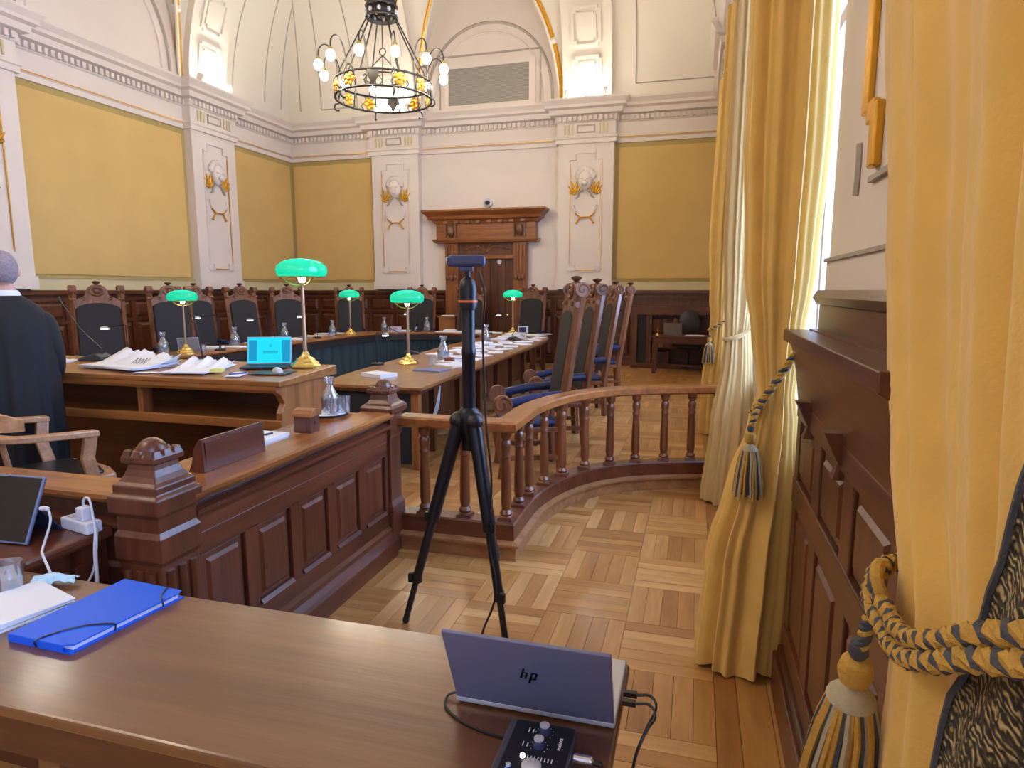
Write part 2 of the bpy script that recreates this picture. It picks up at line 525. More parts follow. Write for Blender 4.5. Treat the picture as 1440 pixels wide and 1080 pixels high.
lunette(m, PL, 8.95, 1.67, 2.85, ceil)
m.build('cove', WH2, ceil, smooth=30)
# thin painted mouldings on the cove of the corner bays and the lunettes
def cove_line(P, s, t0=0.07, t1=0.95, r=0.013, mat=GRY, ds=0.0):
    pts = []
    for k in range(15):
        th = t0 + (t1-t0)*k/14
        pts.append(P(s + ds*(k/14)**1.6, cd(th)+0.004, cz(th)))
    MB().tube(pts, r, 6).build('vault_line', mat, ceil, smooth=True)
for s, ds in ((-9.1, 0.9), (-8.55, 0.55), (-7.62, 0.0), (-1.35, 0.0), (0.25, -0.9)): cove_line(PB, s, ds=ds)
for s, ds in ((13.7, -0.9), (13.1, -0.55), (12.05, 0.0)): cove_line(PL, s, ds=ds)
for (a, b) in ((-8.55, -7.62), (-1.35, 0.2)):
    MB().tube([PB(a, cd(.07)+0.004, cz(.07)), PB(b, cd(.07)+0.004, cz(.07))], 0.013, 6).build('vault_line', GRY, ceil)
for P, c in ((PB, lc), (PL, 8.95)):
    for (a, h, r, mt) in ((1.42, 1.75, 0.03, GRY), (1.25, 1.55, 0.022, WH)):
        pts = [P(c - a*math.cos(PI*i/30), 0.01, ZS + 0.05 + h*math.sin(PI*i/30)**0.8) for i in range(31)]
        MB().tube(pts, r, 6).build('lunette_arch_moulding', mt, wb if P is PB else wl, smooth=True)

# entablature (cornice, dentils, frieze) following the pilasters
def eave_path():
    p = [(XL, YF)]
    for a, b in PIL_Y: p += [(XL, a), (XL+PD, a), (XL+PD, b), (XL, b)]
    p.append((XL, YB))
    for a, b in PIL_X: p += [(a, YB), (a, YB-PD), (b, YB-PD), (b, YB)]
    p += [(XR, YB)]
    for a, b in reversed(PIL_Y): p += [(XR, b), (XR-PD*0.55, b), (XR-PD*0.55, a), (XR, a)]
    p += [(XR, YF)]
    return p
EP = eave_path()
prof = [(0,4.60),(0.05,4.60),(0.05,4.68),(0.075,4.70),(0.075,4.74),(0.03,4.76),(0.03,5.00),(0.06,5.02),(0.06,5.13),(0.16,5.15),(0.18,5.24),(0.25,5.27),(0.25,5.32),(0.31,5.40),(0.31,5.44),(0,5.44)]
cor = struct(MB().sweep(prof, EP).build('trim_1', WH), 'white moulded cornice with dentils around the hall')
dm_ = MB()
for (x0, y0), (x1, y1) in zip(EP, EP[1:]):
    L = math.hypot(x1-x0, y1-y0)
    ux, uy = (x1-x0)/L, (y1-y0)/L; nx_, ny_ = uy, -ux
    if L < 0.3: continue
    n = int(L/0.1)
    for i in range(n):
        s = (i+0.5)*L/n
        cx, cy = x0+ux*s+nx_*0.085, y0+uy*s+ny_*0.085
        M = Matrix.Translation((cx, cy, 5.075)) @ Matrix.Rotation(math.atan2(uy, ux), 4, 'Z')
        dm_.box(-0.028, 0.028, -0.035, 0.04, -0.045, 0.045, M=M)
dm_.build('dentils', WH, cor, kind='stuff')
for (a, b) in ((7.35, 10.55), (11.85, 13.98)):
    MB().box(XL+0.076, XL+0.084, a, b, 4.70, 4.715).build('gilded_fillet', GLD, cor)
for (a, b) in ((-9.3, -7.25), (-6.0, -3.0), (-1.7, 0.4)):
    MB().box(a, b, YB-0.084, YB-0.076, 4.70, 4.715).build('gilded_fillet', GLD, cor)

# pilasters with relief panels, and the ribs they carry
def notch(w, h, r, k=0.0):
    w, h = w/2-k, h/2-k
    r2 = r
    return [(-w+r2,-h),(w-r2,-h),(w-r2,-h+r2),(w,-h+r2),(w,h-r2),(w-r2,h-r2),(w-r2,h),(-w+r2,h),(-w+r2,h-r2),(-w,h-r2),(-w,-h+r2),(-w+r2,-h+r2)]
def frameM(P, s, d, z):
    o = Vector(P(s, d, z)); ex = Vector(P(s+1, d, z)) - o; ey = Vector(P(s, d+1, z)) - o
    M = Matrix.Identity(4)
    for i in range(3): M[i][0] = ex[i]; M[i][1] = ey[i]; M[i][2] = (0,0,1)[i]; M[i][3] = o[i]
    return M
def pilaster(P, wall, s0, s1, pd=PD, relief=True):
    w = s1-s0; c = (s0+s1)/2; M = frameM(P, c, 0, 0)
    # local: x along wall, y into the room, z up
    p = MB().box(-w/2, w/2, 0, pd, 1.62, 4.62, M=M).build('pilaster', WH, wall)
    MB().box(-w/2-0.02, w/2+0.02, 0, pd+0.03, 1.62, 1.80, M=M).build('pilaster_base', WH, p)
    m = MB(); m.ring(notch(0.70, 2.44, 0.13), notch(0.70, 2.44, 0.13, 0.022), 'y', pd, pd+0.03, M=M @ Matrix.Translation((0,0,3.2)))
    m.build('relief_frame', WH, p)
    for s_ in (-1, 1):
        MB().box(s_*0.325-0.008, s_*0.325+0.008, pd+0.006, pd+0.022, 2.15, 4.2, M=M).build('gilded_edge', GLD, p)
    MB().box(-0.2, 0.2, pd, pd+0.02, 2.012, 2.03, M=M).build('gilded_edge', GLD, p)
    for s_ in (-1, 1):
        MB().lathe([(0.075,0),(0.075,0.02),(0.05,0.03),(0.0,0.03)], n=16, M=M @ Matrix.Translation((s_*0.29, pd, 2.05)) @ Matrix.Rotation(R(-90),4,'X')).build('rosette', WH, p, smooth=True)
    # lion-like mask: face, brow, muzzle, mane
    m = MB(); m.sphere((0, pd+0.03, 3.86), (0.15, 0.10, 0.20), 16, M=M); m.sphere((0, pd+0.12, 3.79), (0.07, 0.06, 0.06), 12, M=M)
    m.sphere((-0.06, pd+0.11, 3.89), (0.045, 0.03, 0.025), 10, M=M); m.sphere((0.06, pd+0.11, 3.89), (0.045, 0.03, 0.025), 10, M=M)
    for k in range(9):
        a = R(10 + 20*k)
        m.sphere((0.17*math.cos(a), pd+0.03, 3.92+0.16*math.sin(a)), (0.06, 0.05, 0.07), 10, M=M)
    m.build('mask', WH, p, smooth=60)
    for s_ in (-1, 1):
        m = MB()
        for k in range(5):
            L = (0.22, 0.27, 0.29, 0.25, 0.17)[k]
            q = Matrix.Translation((s_*0.19, pd+0.02, 3.56)) @ Matrix.Rotation(s_*R(-22 + 21*k), 4, 'Y')
            m.sphere((0, 0, L*0.6), (0.026, 0.022, L*0.48), 8, M=M @ q)
        m.build('gilded_leaves', GLD, p, smooth=60)
        m = MB(); m.tube([(s_*0.04, pd+0.04, 3.66), (s_*0.12, pd+0.045, 3.63), (s_*0.15, pd+0.04, 3.53), (s_*0.2, pd+0.03, 3.49)], [0.02,0.026,0.022,0.012], 8, M=M)
        m.build('ribbon', GRY, p, smooth=True)
        m = MB()
        m.tube(spline([(s_*-0.02, pd+0.03, 3.12), (s_*0.1, pd+0.03, 3.10), (s_*0.19, pd+0.03, 2.98)], 5), [0.016]*10+[0.03], 8, M=M)
        m.tube(spline([(s_*0.1, pd+0.03, 3.11), (s_*0.16, pd+0.03, 3.16), (s_*0.2, pd+0.03, 3.2)], 4), 0.016, 8, M=M)
        m.build('gilded_branch', GLD, p, smooth=True)
    m = MB(); m.tube([(0.235*math.cos(R(180+10*k)), pd+0.02, 3.36+0.235*math.sin(R(180+10*k))) for k in range(19)], 0.02, 8, M=M)
    m.build('garland', WH, p, smooth=True)
    # capital: triglyphs and a small panel on the frieze
    for s_ in (-1, 1):
        for k in range(3):
            MB().box(s_*0.36+(k-1)*0.075-0.016, s_*0.36+(k-1)*0.075+0.016, pd+0.03, pd+0.05, 4.78, 4.97, M=M).build('triglyph_bar', CRM, p)
    MB().ring([(-0.19,4.80),(0.19,4.80),(0.19,4.96),(-0.19,4.96)], [(-0.165,4.825),(0.165,4.825),(0.165,4.935),(-0.165,4.935)], 'y', pd+0.03, pd+0.045, M=M).build('frieze_panel', GRY, p)
def rib(P, c, w=1.0, pr=0.14, n=5):
    m = MB(); K = 26
    for i in range(K):
        t0, t1 = TH*i/K, TH*(i+1)/K
        q = []
        for t in (t0, t1):
            for rr in (RC+0.05, RC-pr):
                d, z = RC - rr*math.cos(t), ZS + rr*math.sin(t)
                q += [P(c-w/2, d, z), P(c+w/2, d, z)]
        m.add(q, [(2,3,7,6),(0,2,6,4),(1,5,7,3)])
    r_ = m.build('rib', WH2, ceil)
    for k in range(n):
        t = (0.52 + k*0.92)/RC
        rr = RC-pr
        o = Vector(P(c, RC-rr*math.cos(t), ZS+rr*math.sin(t)))
        ex = (Vector(P(c+1, 0, 0)) - Vector(P(c, 0, 0)))
        ez = (Vector(P(c, RC-rr*math.cos(t+.01), ZS+rr*math.sin(t+.01))) - o).normalized()
        ey = ez.cross(ex).normalized()
        if (Vector(P(c, RC, ZS)) - o).dot(ey) < 0: ey = -ey
        M = Matrix.Identity(4)
        for i in range(3): M[i][0]=ex[i]; M[i][1]=ey[i]; M[i][2]=ez[i]; M[i][3]=o[i]
        MB().ring(notch(0.60, 0.72, 0.06), notch(0.60, 0.72, 0.06, 0.05), 'y', 0, 0.05, M=M).build('coffer_frame', WH2, r_)
        MB().prism(notch(0.40, 0.50, 0.05), 'y', 0, 0.035, M=M).build('coffer_field', WH2, r_)
def cove_tube(P, c, name_lab):
    t = thing('fluorescent_tube', P(c, 0.30, ZS+0.02), name_lab, 'light')
    a, b = Vector(P(c-0.38, 0.30, 0)) - Vector(P(c, 0.30, 0)), Vector(P(c+0.38, 0.30, 0)) - Vector(P(c, 0.30, 0))
    up = Vector((0, 0, 0.13))
    MB().cyl(a+up, b+up, 0.045, n=14).build('tube', TUBEM, t, smooth=True)
    for e in (a, b):
        u = e.normalized()
        MB().cyl(e+up-u*0.01, e+up+u*0.05, 0.075, n=16).build('end_cap', WH2, t, smooth=True)
    MB().box(-0.03, 0.03, -0.03, 0.03, 0, 0.09).build('bracket', WH2, t)
for s0, s1 in PIL_X: pilaster(PB, wb, s0, s1); rib(PB, (s0+s1)/2)
for s0, s1 in PIL_Y: pilaster(PL, wl, s0, s1); rib(PL, (s0+s1)/2); rib(PR, (s0+s1)/2)
cove_tube(PB, -6.65, 'white tube light at the rib behind the chandelier')
cove_tube(PB, -2.32, 'white tube light at the rib right of the wall grille')
cove_tube(PL, 11.2, 'white tube light at the rib above the left wall pilaster')
cove_tube(PL, 6.7, 'white tube light over the left wall cornice, out above the robed person')
cove_tube(PR, 11.2, 'white tube light at the rib over the window wall cornice')
cove_tube(PR, 6.7, 'white tube light over the window wall cornice, above the curtains')

# yellow fabric panels with olive borders, cream rail
def fabric(P, wall, s0, s1):
    a, b = min(s0, s1), max(s0, s1)
    M = frameM(P, (a+b)/2, 0, 0); w = (b-a)/2
    p = MB().box(-w, w, 0, 0.012, 1.80, 4.60, M=M).build('panel_border', OLV, wall)
    MB().box(-w+0.09, w-0.09, 0.012, 0.03, 1.84, 4.50, M=M).build('fabric_panel', YEL, p)
    MB().box(-w, w, 0, 0.05, 1.60, 1.78, M=M).build('cream_rail', CRM, wall)
    MB().box(-w, w, 0, 0.065, 1.775, 1.80, M=M).build('rail_moulding', OLV, wall)
for a, b in ((-2.0, 6.1), (7.3, 10.6), (11.8, YB)): fabric(PL, wl, a, b)
for a, b in ((XL, -7.22), (-1.74, XR)): fabric(PB, wb, a, b)
MB().box(-6.08, -5.45, YB-0.05, YB, 1.60, 1.78).build('white_rail', WH, wb); MB().box(-3.6, -2.9, YB-0.05, YB, 1.60, 1.78).build('white_rail', WH, wb)
MB().box(XL, XL+0.025, 13.3-0.75, 13.3-0.2, 1.84, 1.98).build('vent_plate', OLV, wl)

# dark panelled wainscot on the left and back walls
def wainscot(P, wall, s0, s1, step, skip=()):
    M0 = frameM(P, 0, 0, 0)
    ax_ = WDX if P is PB else WDY
    w_ = MB().box(s0, s1, 0, 0.05, 0, 1.55, M=M0).build('wainscot', WDK, wall)
    MB().box(s0, s1, 0, 0.12, 1.53, 1.60, M=M0).build('wainscot_cap', ax_, w_)
    MB().box(s0, s1, 0, 0.09, 1.43, 1.47, M=M0).build('wainscot_moulding', ax_, w_)
    MB().box(s0, s1, 0, 0.09, 1.08, 1.13, M=M0).build('wainscot_moulding', ax_, w_)
    MB().box(s0, s1, 0, 0.08, 0, 0.18, M=M0).build('wainscot_plinth', ax_, w_)
    n = max(1, round((s1-s0)/step)); st = (s1-s0)/n
    up = MB(); h = st/2-0.06
    up.frustum((h, 0.13), (h-0.05, 0.08), 0, 0.03); ume = up.mesh('upper_panel', WDK)
    lo = MB(); lo.frustum((h, 0.42), (h-0.06, 0.36), 0, 0.03); lme = lo.mesh('lower_panel', WDK)
    st_ = MB().box(-0.045, 0.045, -0.63, 0.63, 0, 0.022).mesh('stile', WDK)
    for k in range(n):
        c = s0 + (k+0.5)*st
        if any(a < c < b for a, b in skip): continue
        for me, z, nm in ((ume, 1.28, 'upper_panel'), (lme, 0.63, 'lower_panel')):
            o = obj(nm, me, w_)
            F = frameM(P, c, 0.05, z)
            o.matrix_world = F @ Matrix(((1,0,0,0),(0,0,1,0),(0,1,0,0),(0,0,0,1)))
        o = obj('stile', st_, w_)
        o.matrix_world = frameM(P, s0 + k*st, 0.05, 0.8) @ Matrix(((1,0,0,0),(0,0,1,0),(0,1,0,0),(0,0,0,1)))
wainscot(PL, wl, YF, YB, 0.62)
wainscot(PB, wb, XL, -5.45, 0.62)
wainscot(PB, wb, -3.58, XR, 0.62, skip=((-1.3, 0.5),))

# carved door case in the end wall
dx = -4.52
door = struct(MB().box(dx-0.66, dx+0.66, YB-0.06, YB, 0, 2.3).build('door_1', WDK), 'dark panelled door in carved oak surround')
for k in range(7):
    MB().box(dx-0.62+k*0.178, dx-0.62+k*0.178+0.165, YB-0.085, YB-0.05, 0.02, 2.28).build('door_board', WDK, door)
MB().sphere((dx+0.5, YB-0.12, 1.05), 0.035, 12).build('door_knob', BRS, door, smooth=True)
MB().lathe([(0.0,-0.02),(0.05,-0.02),(0.05,0.02),(0,0.02)], n=12, M=Matrix.Translation((dx+0.3, YB-0.09, 2.22)) @ Matrix.Rotation(R(90),4,'X')).build('door_badge', SIL, door, smooth=True)
DW = wood('door_case_oak', S(92, 48, 22), S(152, 92, 46), 'z', rough=0.36)
DWX = wood('door_case_oak_x', S(96, 50, 22), S(160, 98, 50), 'x', rough=0.36)
for s_ in (-1, 1):
    c = dx + s_*0.79
    j = MB().box(c-0.15, c+0.15, YB-0.2, YB, 0, 2.62).build('door_jamb', DW, door, bevel=0.008)
    for k in range(4):
        MB().box(c-0.125+k*0.07, c-0.125+k*0.07+0.04, YB-0.225, YB-0.2, 1.95, 2.6).build('flute', DW, j)
    m = MB()
    for k in range(3): m.sphere((c-0.08+0.08*k, YB-0.22, 1.88-0.02*(k%2)), (0.045, 0.04, 0.06), 10)
    m.build('carved_swag', CRV, j, smooth=True)
    m = MB(); m.sphere((c, YB-0.24, 2.9), (0.09, 0.07, 0.14), 12); m.sphere((c, YB-0.29, 2.86), (0.04, 0.05, 0.05), 10)
    m.box(c-0.14, c-0.1, YB-0.26, YB-0.2, 2.76, 3.04).box(c+0.1, c+0.14, YB-0.26, YB-0.2, 2.76, 3.04)
    m.build('carved_head', CRV, door, smooth=45)
MB().box(dx-0.66, dx+0.66, YB-0.16, YB, 2.28, 2.37).build('transom_rail', DWX, door, bevel=0.01)
tp = MB().box(dx-0.66, dx+0.66, YB-0.1, YB, 2.37, 2.66).build('transom_panel', WDK, door)
m = MB()
for s_ in (-1, 1):
    for k in range(5):
        pts = spline([(dx, YB-0.11, 2.42), (dx+s_*(0.05+0.05*k), YB-0.125, 2.52+0.01*k), (dx+s_*(0.1+0.11*k), YB-0.115, 2.6-0.03*k)], 5)
        m.tube(pts, 0.014, 6)
m.sphere((dx, YB-0.12, 2.46), (0.06, 0.03, 0.06), 10)
m.build('transom_carving', CRV, tp, smooth=True)
for nm, pf, mt in (('door_architrave', [(0,2.64),(0.24,2.64),(0.27,2.69),(0.27,2.72),(0,2.72)], DWX),
                   ('door_frieze', [(0,2.72),(0.2,2.72),(0.2,3.06),(0,3.06)], DWX),
                   ('door_cornice', [(0,3.06),(0.24,3.06),(0.28,3.12),(0.34,3.14),(0.36,3.2),(0.46,3.3),(0.46,3.335),(0,3.335)], DWX)):
    e = 0.94
    MB().sweep(pf, [(dx-e, YB), (dx-e, YB-0.001), (dx+e, YB-0.001), (dx+e, YB)]).build(nm, mt, door)
for k in range(8):
    c = dx - 0.88 + k*0.2514
    MB().box(c-0.05, c+0.05, YB-0.31, YB-0.2, 3.055, 3.11).build('door_dentil', DWX, door)

# wall grille under the lunette arch
g = tag(MB().ring([(-5.50,5.50),(-3.44,5.50),(-3.44,6.44),(-5.50,6.44)], [(-5.38,5.58),(-3.57,5.58),(-3.57,6.34),(-5.38,6.34)], 'y', YB-0.06, YB).build('vent_grille', WH, wb), None)
MB().box(-5.38, -3.57, YB-0.02, YB, 5.58, 6.34).build('grille_backing', plain('grille_grey', S(150, 146, 138), 0.6), g)
m = MB()
for k in range(30): m.box(-5.38, -3.57, YB-0.035, YB-0.02, 5.585+k*0.025, 5.597+k*0.025)
m.build('grille_slats', plain('grille_slat_grey', S(176, 172, 162), 0.5), g, kind='stuff')
MB().ring([(-5.62,5.46),(-3.32,5.46),(-3.32,6.62),(-5.62,6.62)], [(-5.59,5.49),(-3.35,5.49),(-3.35,6.59),(-5.59,6.59)], 'y', YB-0.03, YB).build('grille_moulding', GRY, g)

# right wall pier panelling between the first two windows, with ledge
PY0, PY1, PX = 1.29, 2.60, 0.385
pier = MB().box(PX+0.02, XR, PY0, PY1, 0, 1.46).build('pier_panelling', WDK, wr)
MB().box(PX-0.035, PX+0.03, PY0, PY1+0.02, 0, 0.17).build('skirting', WDY, pier, bevel=0.006)
MB().box(PX-0.02, PX+0.03, PY0, PY1+0.01, 0.17, 0.205).build('skirting_cap', WDY, pier, bevel=0.008)
def frame_rails(a, b, z0, z1, t=PX):
    MB().box(t-0.004, t+0.03, a, b, z0, z1).build('panel_rail', WDY, pier, bevel=0.004)
rails = [(0.205, 0.30), (0.80, 0.90), (1.13, 1.20)]
for z0, z1 in rails: frame_rails(PY0, PY1, z0, z1)
ys = [PY1, 2.17, 1.74, 1.31]
for y in ys:
    MB().box(PX, PX+0.03, y-0.055 if y < PY1 else y-0.07, y+0.055 if y < PY1 else y, 0.29, 1.14).build('panel_stile', WDK, pier, bevel=0.004)
def raised(name, cy, cz_, hy, hz, parent, x=PX+0.02, mat=WDK, dirx=-1):
    m = MB(); M = Matrix(((0,0,dirx,x),(1,0,0,cy),(0,1,0,cz_),(0,0,0,1)))
    m.square = None
    m.frustum((hy, hz), (hy-0.012, hz-0.012), 0, 0.010, M=M)
    m.frustum((hy-0.03, hz-0.03), (hy-0.045, hz-0.045), 0.006, 0.02, M=M)
    return m.build(name, mat, parent)
for a, b in zip(ys, ys[1:]):
    hy = (a-b)/2 - 0.055
    raised('lower_panel', (a+b)/2 - (0.01 if a == PY1 else 0), 0.55, hy, 0.25, pier)
    raised('upper_panel', (a+b)/2 - (0.01 if a == PY1 else 0), 1.015, hy, 0.115, pier)
MB().sweep([(0,1.19),(0.02,1.19),(0.03,1.26),(0.045,1.36),(0.06,1.40),(0.085,1.415),(0.085,1.455),(0,1.455)], [(PX+0.02, PY1+0.02), (PX+0.02, PY0)]).build('ledge', WDY, pier, bevel=0.003)
for y in (2.33, 1.84):
    m = MB(); m.prism([(PX-0.05,1.23),(PX+0.02,1.23),(PX+0.02,1.15),(PX-0.012,1.15)], 'y', y-0.025, y+0.025)
    m.frustum((0.018,0.025),(0.002,0.004), -0.045, 0, M=Matrix.Translation((PX-0.006, y, 1.15)) @ Matrix.Rotation(0, 4, 'X'))
    m.build('ledge_bracket', WDK, pier)
MB().box(PX+0.045, XR, PY0+0.04, PY1-0.02, 1.455, 1.55).build('upper_rail', WDY, pier, bevel=0.004)
MB().sweep([(0,1.55),(0.02,1.55),(0.035,1.575),(0.02,1.60),(0,1.60)], [(XR-0.02, PY1-0.02), (XR-0.02, PY0+0.08)]).build('upper_rail_cap', WDY, pier)
# white pier above it: raised fields, gilded moulding
pw = MB().box(XR-0.012, XR, PY0, PY1, 1.60, 1.70).build('plaster_band', WH, wr)
MB().box(XR-0.022, XR, PY0, PY1, 1.70, 1.712).build('band_line', GRY, wr)
gm = MB()
gm.box(XR-0.02, XR, 2.12, 2.185, 2.10, 4.4); gm.build('gilded_strip', GLD, wr, bevel=0.005)
MB().box(XR-0.02, XR, 2.05, 2.12, 2.06, 2.12).build('gilded_strip', GLD, wr, bevel=0.005)
MB().box(XR-0.025, XR, 1.99, 2.05, 1.93, 2.10).build('gilded_strip', GLD, wr, bevel=0.006)
MB().box(XR-0.016, XR, 1.5, 2.06, 1.895, 1.91).build('plaster_line', GRY, wr)
MB().tube([(XR-0.004, 2.25-0.02*math.cos(a), 1.97+0.09*math.sin(a)) for a in (-1.2,-.8,-.4,0,.4,.8)], 0.012, 6).build('plaster_line', GRY, wr)
# ================================================================ enclosure: partition with newel posts
pt = thing('court_partition', (-1.81, 2.6, 0), 'panelled oak partition with two dome-topped newel posts', 'partition')
def newel(cx, cy):
    p = [(0.108,0),(0.108,0.28),(0.088,0.31),(0.088,0.66),(0.098,0.68),(0.098,0.76),(0.088,0.78),(0.088,0.83),(0.104,0.845),(0.106,0.90),(0.092,0.912),(0.092,0.94),(0.078,0.95),(0.066,0.968),(0.058,0.99),(0.056,1.01),(0.070,1.015),(0.070,1.035),(0.055,1.05)]
    n = MB().square_lathe(p, (cx, cy)).wb('newel_post', PTZ, pt, bevel=0.004)
    MB().sphere((cx, cy, 1.04), 0.052, 24, z0=0).wb('dome', PTZ, n, smooth=True)
    for k in range(12):
        side, q = divmod(k, 3); a = side*PI/2
        M = Matrix.Translation((cx, cy, 1.035)) @ Matrix.Rotation(a, 4, 'Z')
        MB().frustum((0.017, 0.012), (0.012, 0.006), 0, 0.02, c=((q-1)*0.045, -0.058), M=M).wb('crown_block', PTZ, n)
    for s_, ax_ in ((1, 'x'), (-1, 'y')):
        for q in range(3):
            t = (q-1)*0.052
            if ax_ == 'x': MB().cyl((cx+0.088, cy+t, 0.34), (cx+0.088, cy+t, 0.64), 0.016, n=10).wb('reed', PTZ, n, smooth=True)
            else: MB().cyl((cx+t, cy-0.088, 0.34), (cx+t, cy-0.088, 0.64), 0.016, n=10).wb('reed', PTZ, n, smooth=True)
newel(-1.81, 1.78); 
n2 = MB().square_lathe([(0.085,0),(0.085,0.30),(0.07,0.33),(0.07,0.72),(0.08,0.74),(0.08,0.86),(0.105,0.88),(0.105,0.905),(0.095,0.92),(0.078,0.93),(0.063,0.95),(0.057,0.985),(0.075,0.99),(0.075,1.01),(0.06,1.025)], (-1.8, 3.51)).wb('newel_post', PTZ, pt, bevel=0.003)
MB().sphere((-1.8, 3.51, 1.02), 0.05, 24, z0=0).wb('dome', PTZ, n2, smooth=True)
for k in range(12):
    side, q = divmod(k, 3)
    M = Matrix.Translation((-1.8, 3.51, 1.01)) @ Matrix.Rotation(side*PI/2, 4, 'Z')
    MB().frustum((0.016, 0.012), (0.012, 0.006), 0, 0.018, c=((q-1)*0.046, -0.062), M=M).wb('crown_block', PTZ, n2)
# long side, facing the windows
ya, yb = 1.87, 3.43
MB().box(-1.83, -1.765, ya, yb, 0, 0.83).wb('partition_core', PTZ, pt)
MB().sweep([(0,0),(0.075,0),(0.075,0.10),(0.06,0.115),(0.04,0.14),(0.04,0.165),(0.02,0.18),(0,0.18)], [(-1.765, yb), (-1.765, ya)][::-1]).wb('plinth', PTY, pt)
MB().sweep([(0,0.70),(0.02,0.705),(0.02,0.76),(0.035,0.775),(0.05,0.79),(0.05,0.805),(0.02,0.815),(0,0.815)], [(-1.765, ya), (-1.765, yb)]).wb('frieze_moulding', PTY, pt)
MB().sweep([(-0.13,0.83),(0.02,0.83),(0.05,0.845),(0.06,0.86),(0.06,0.875),(0.05,0.885),(-0.13,0.885)], [(-1.765, ya-0.02), (-1.765, yb+0.02)]).wb('cap_rail', RLY, pt)
MB().box(-2.12, -1.89, ya, yb, 0.845, 0.87).wb('inner_ledge', RLY, pt, bevel=0.004)
for z0, z1 in ((0.18, 0.27), (0.62, 0.705)):
    MB().box(-1.765, -1.745, ya, yb, z0, z1).wb('rail', PTY, pt, bevel=0.003)
NP = 5; st = (yb-ya)/NP
for k in range(NP+1):
    y = ya + k*st
    MB().box(-1.765, -1.745, max(ya, y-0.035), min(yb, y+0.035), 0.26, 0.63).wb('stile', PTZ, pt, bevel=0.003)
for k in range(NP):
    c = ya + (k+0.5)*st
    M = Matrix(((0,0,1,-1.765),(1,0,0,c),(0,1,0,0.445),(0,0,0,1)))
    m = MB().frustum((st/2-0.04, 0.17), (st/2-0.048, 0.162), 0, 0.006, M=M).frustum((st/2-0.062, 0.145), (st/2-0.078, 0.128), 0.004, 0.017, M=M)
    m.wb('panel', PTZ, pt)
    MB().prism([(-1.765,0.268),(-1.733,0.268),(-1.745,0.285),(-1.765,0.29)], 'y', c-st/2+0.04, c+st/2-0.04, fn=lambda p: (p[0], p[1], p[2])).wb('sill_moulding', PTY, pt)
# short side to the left, facing the camera
xa, xb = -6.2, -1.90
MB().box(xa, xb, 1.81, 1.87, 0, 0.83).wb('partition_core', PTZ, pt)
MB().sweep([(-0.1,0.83),(0.02,0.83),(0.05,0.845),(0.06,0.86),(0.06,0.875),(0.05,0.885),(-0.1,0.885)], [(xa, 1.81), (xb+0.02, 1.81)]).wb('cap_rail', RLX, pt)
MB().sweep([(0,0.66),(0.02,0.665),(0.02,0.72),(0.035,0.735),(0.05,0.75),(0.05,0.765),(0.02,0.775),(0,0.775)], [(xa, 1.81), (xb, 1.81)]).wb('frieze_moulding', PTX, pt)
for k in range(8):
    c = xb - 0.27 - k*0.53
    M = Matrix(((1,0,0,c),(0,0,-1,1.81),(0,1,0,0.4),(0,0,0,1)))
    MB().frustum((0.22, 0.2), (0.205, 0.185), 0, 0.02, M=M).wb('panel', PTZ, pt)
    for q in range(3):
        if k == 0: MB().box(c-0.2+q*0.06, c-0.16+q*0.06, 1.79, 1.81, 0.2, 0.6).wb('reed', PTZ, pt, bevel=0.01)

# ================================================================ balustrade curving to the window pier
bal = thing('balustrade', (-1.0, 3.6, 0), 'curved oak balustrade with turned balusters on a stepped plinth', 'balustrade')
arc = [(-1.05,3.62),(-1.05,3.88),(-1.045,4.12),(-1.0,4.38),(-0.92,4.63),(-0.79,4.87),(-0.62,5.06),(-0.43,5.19),(-0.21,5.29),(0.0,5.37),(0.2,5.43),(0.36,5.46)]
arcs = [(p.x, p.y) for p in spline([(a, b, 0) for a, b in arc], 6)]
path = [(-1.73, 3.60)] + [(-1.05, 3.60)] + arcs[1:]
RL = wood('handrail_oak', S(112, 62, 28), S(172, 108, 56), 'y', rough=0.3, coat=0.3, stretch=0.3)
MB().sweep([(-0.055,0.775),(0.055,0.775),(0.075,0.79),(0.075,0.83),(0.06,0.84),(-0.06,0.84),(-0.075,0.83),(-0.075,0.79)], path).wb('handrail', RL, bal)
MB().sweep([(-0.075,0.10),(0.06,0.10),(0.06,0.215),(0.05,0.225),(-0.065,0.225),(-0.075,0.215)], path).wb('base_rail', PTX, bal)
PLN = wood('plinth_oak', S(128, 84, 50), S(176, 128, 84), 'x', rough=0.4, stretch=0.4)
MB().sweep([(-0.075,0),(0.075,0),(0.075,0.085),(0.095,0.09),(0.095,0.105),(0.06,0.12),(-0.075,0.12)], path).wb('plinth', PLN, bal)
bp_ = [(0.042,0),(0.042,0.02),(0.034,0.026),(0.040,0.04),(0.032,0.055),(0.026,0.062),(0.033,0.10),(0.031,0.24),(0.026,0.38),(0.030,0.385),(0.030,0.40),(0.025,0.41),(0.032,0.45),(0.030,0.475),(0.022,0.49),(0.030,0.50),(0.036,0.52),(0.036,0.55)]
bme = MB().lathe(bp_, n=16).mesh('baluster', wood('baluster_oak', S(70, 34, 18), S(134, 78, 44), 'z', rough=0.3, coat=0.35), True)
L0 = Vector(bal.location)
spots = [(-1.58,3.6),(-1.32,3.61),(-1.06,3.62)] + arc[1:-1] + [(0.22,5.44)]
for (x, y) in spots:
    b = obj('baluster', bme, bal, Vector((x, y, 0.225)) - L0)
    k = MB().frustum((0.046,0.046),(0.042,0.042), 0, 0.018).mesh('foot_block', PTZ) if 'fb' not in globals() else fb
    globals()['fb'] = k
    obj('foot_block', k, b, (0,0,-0.002))

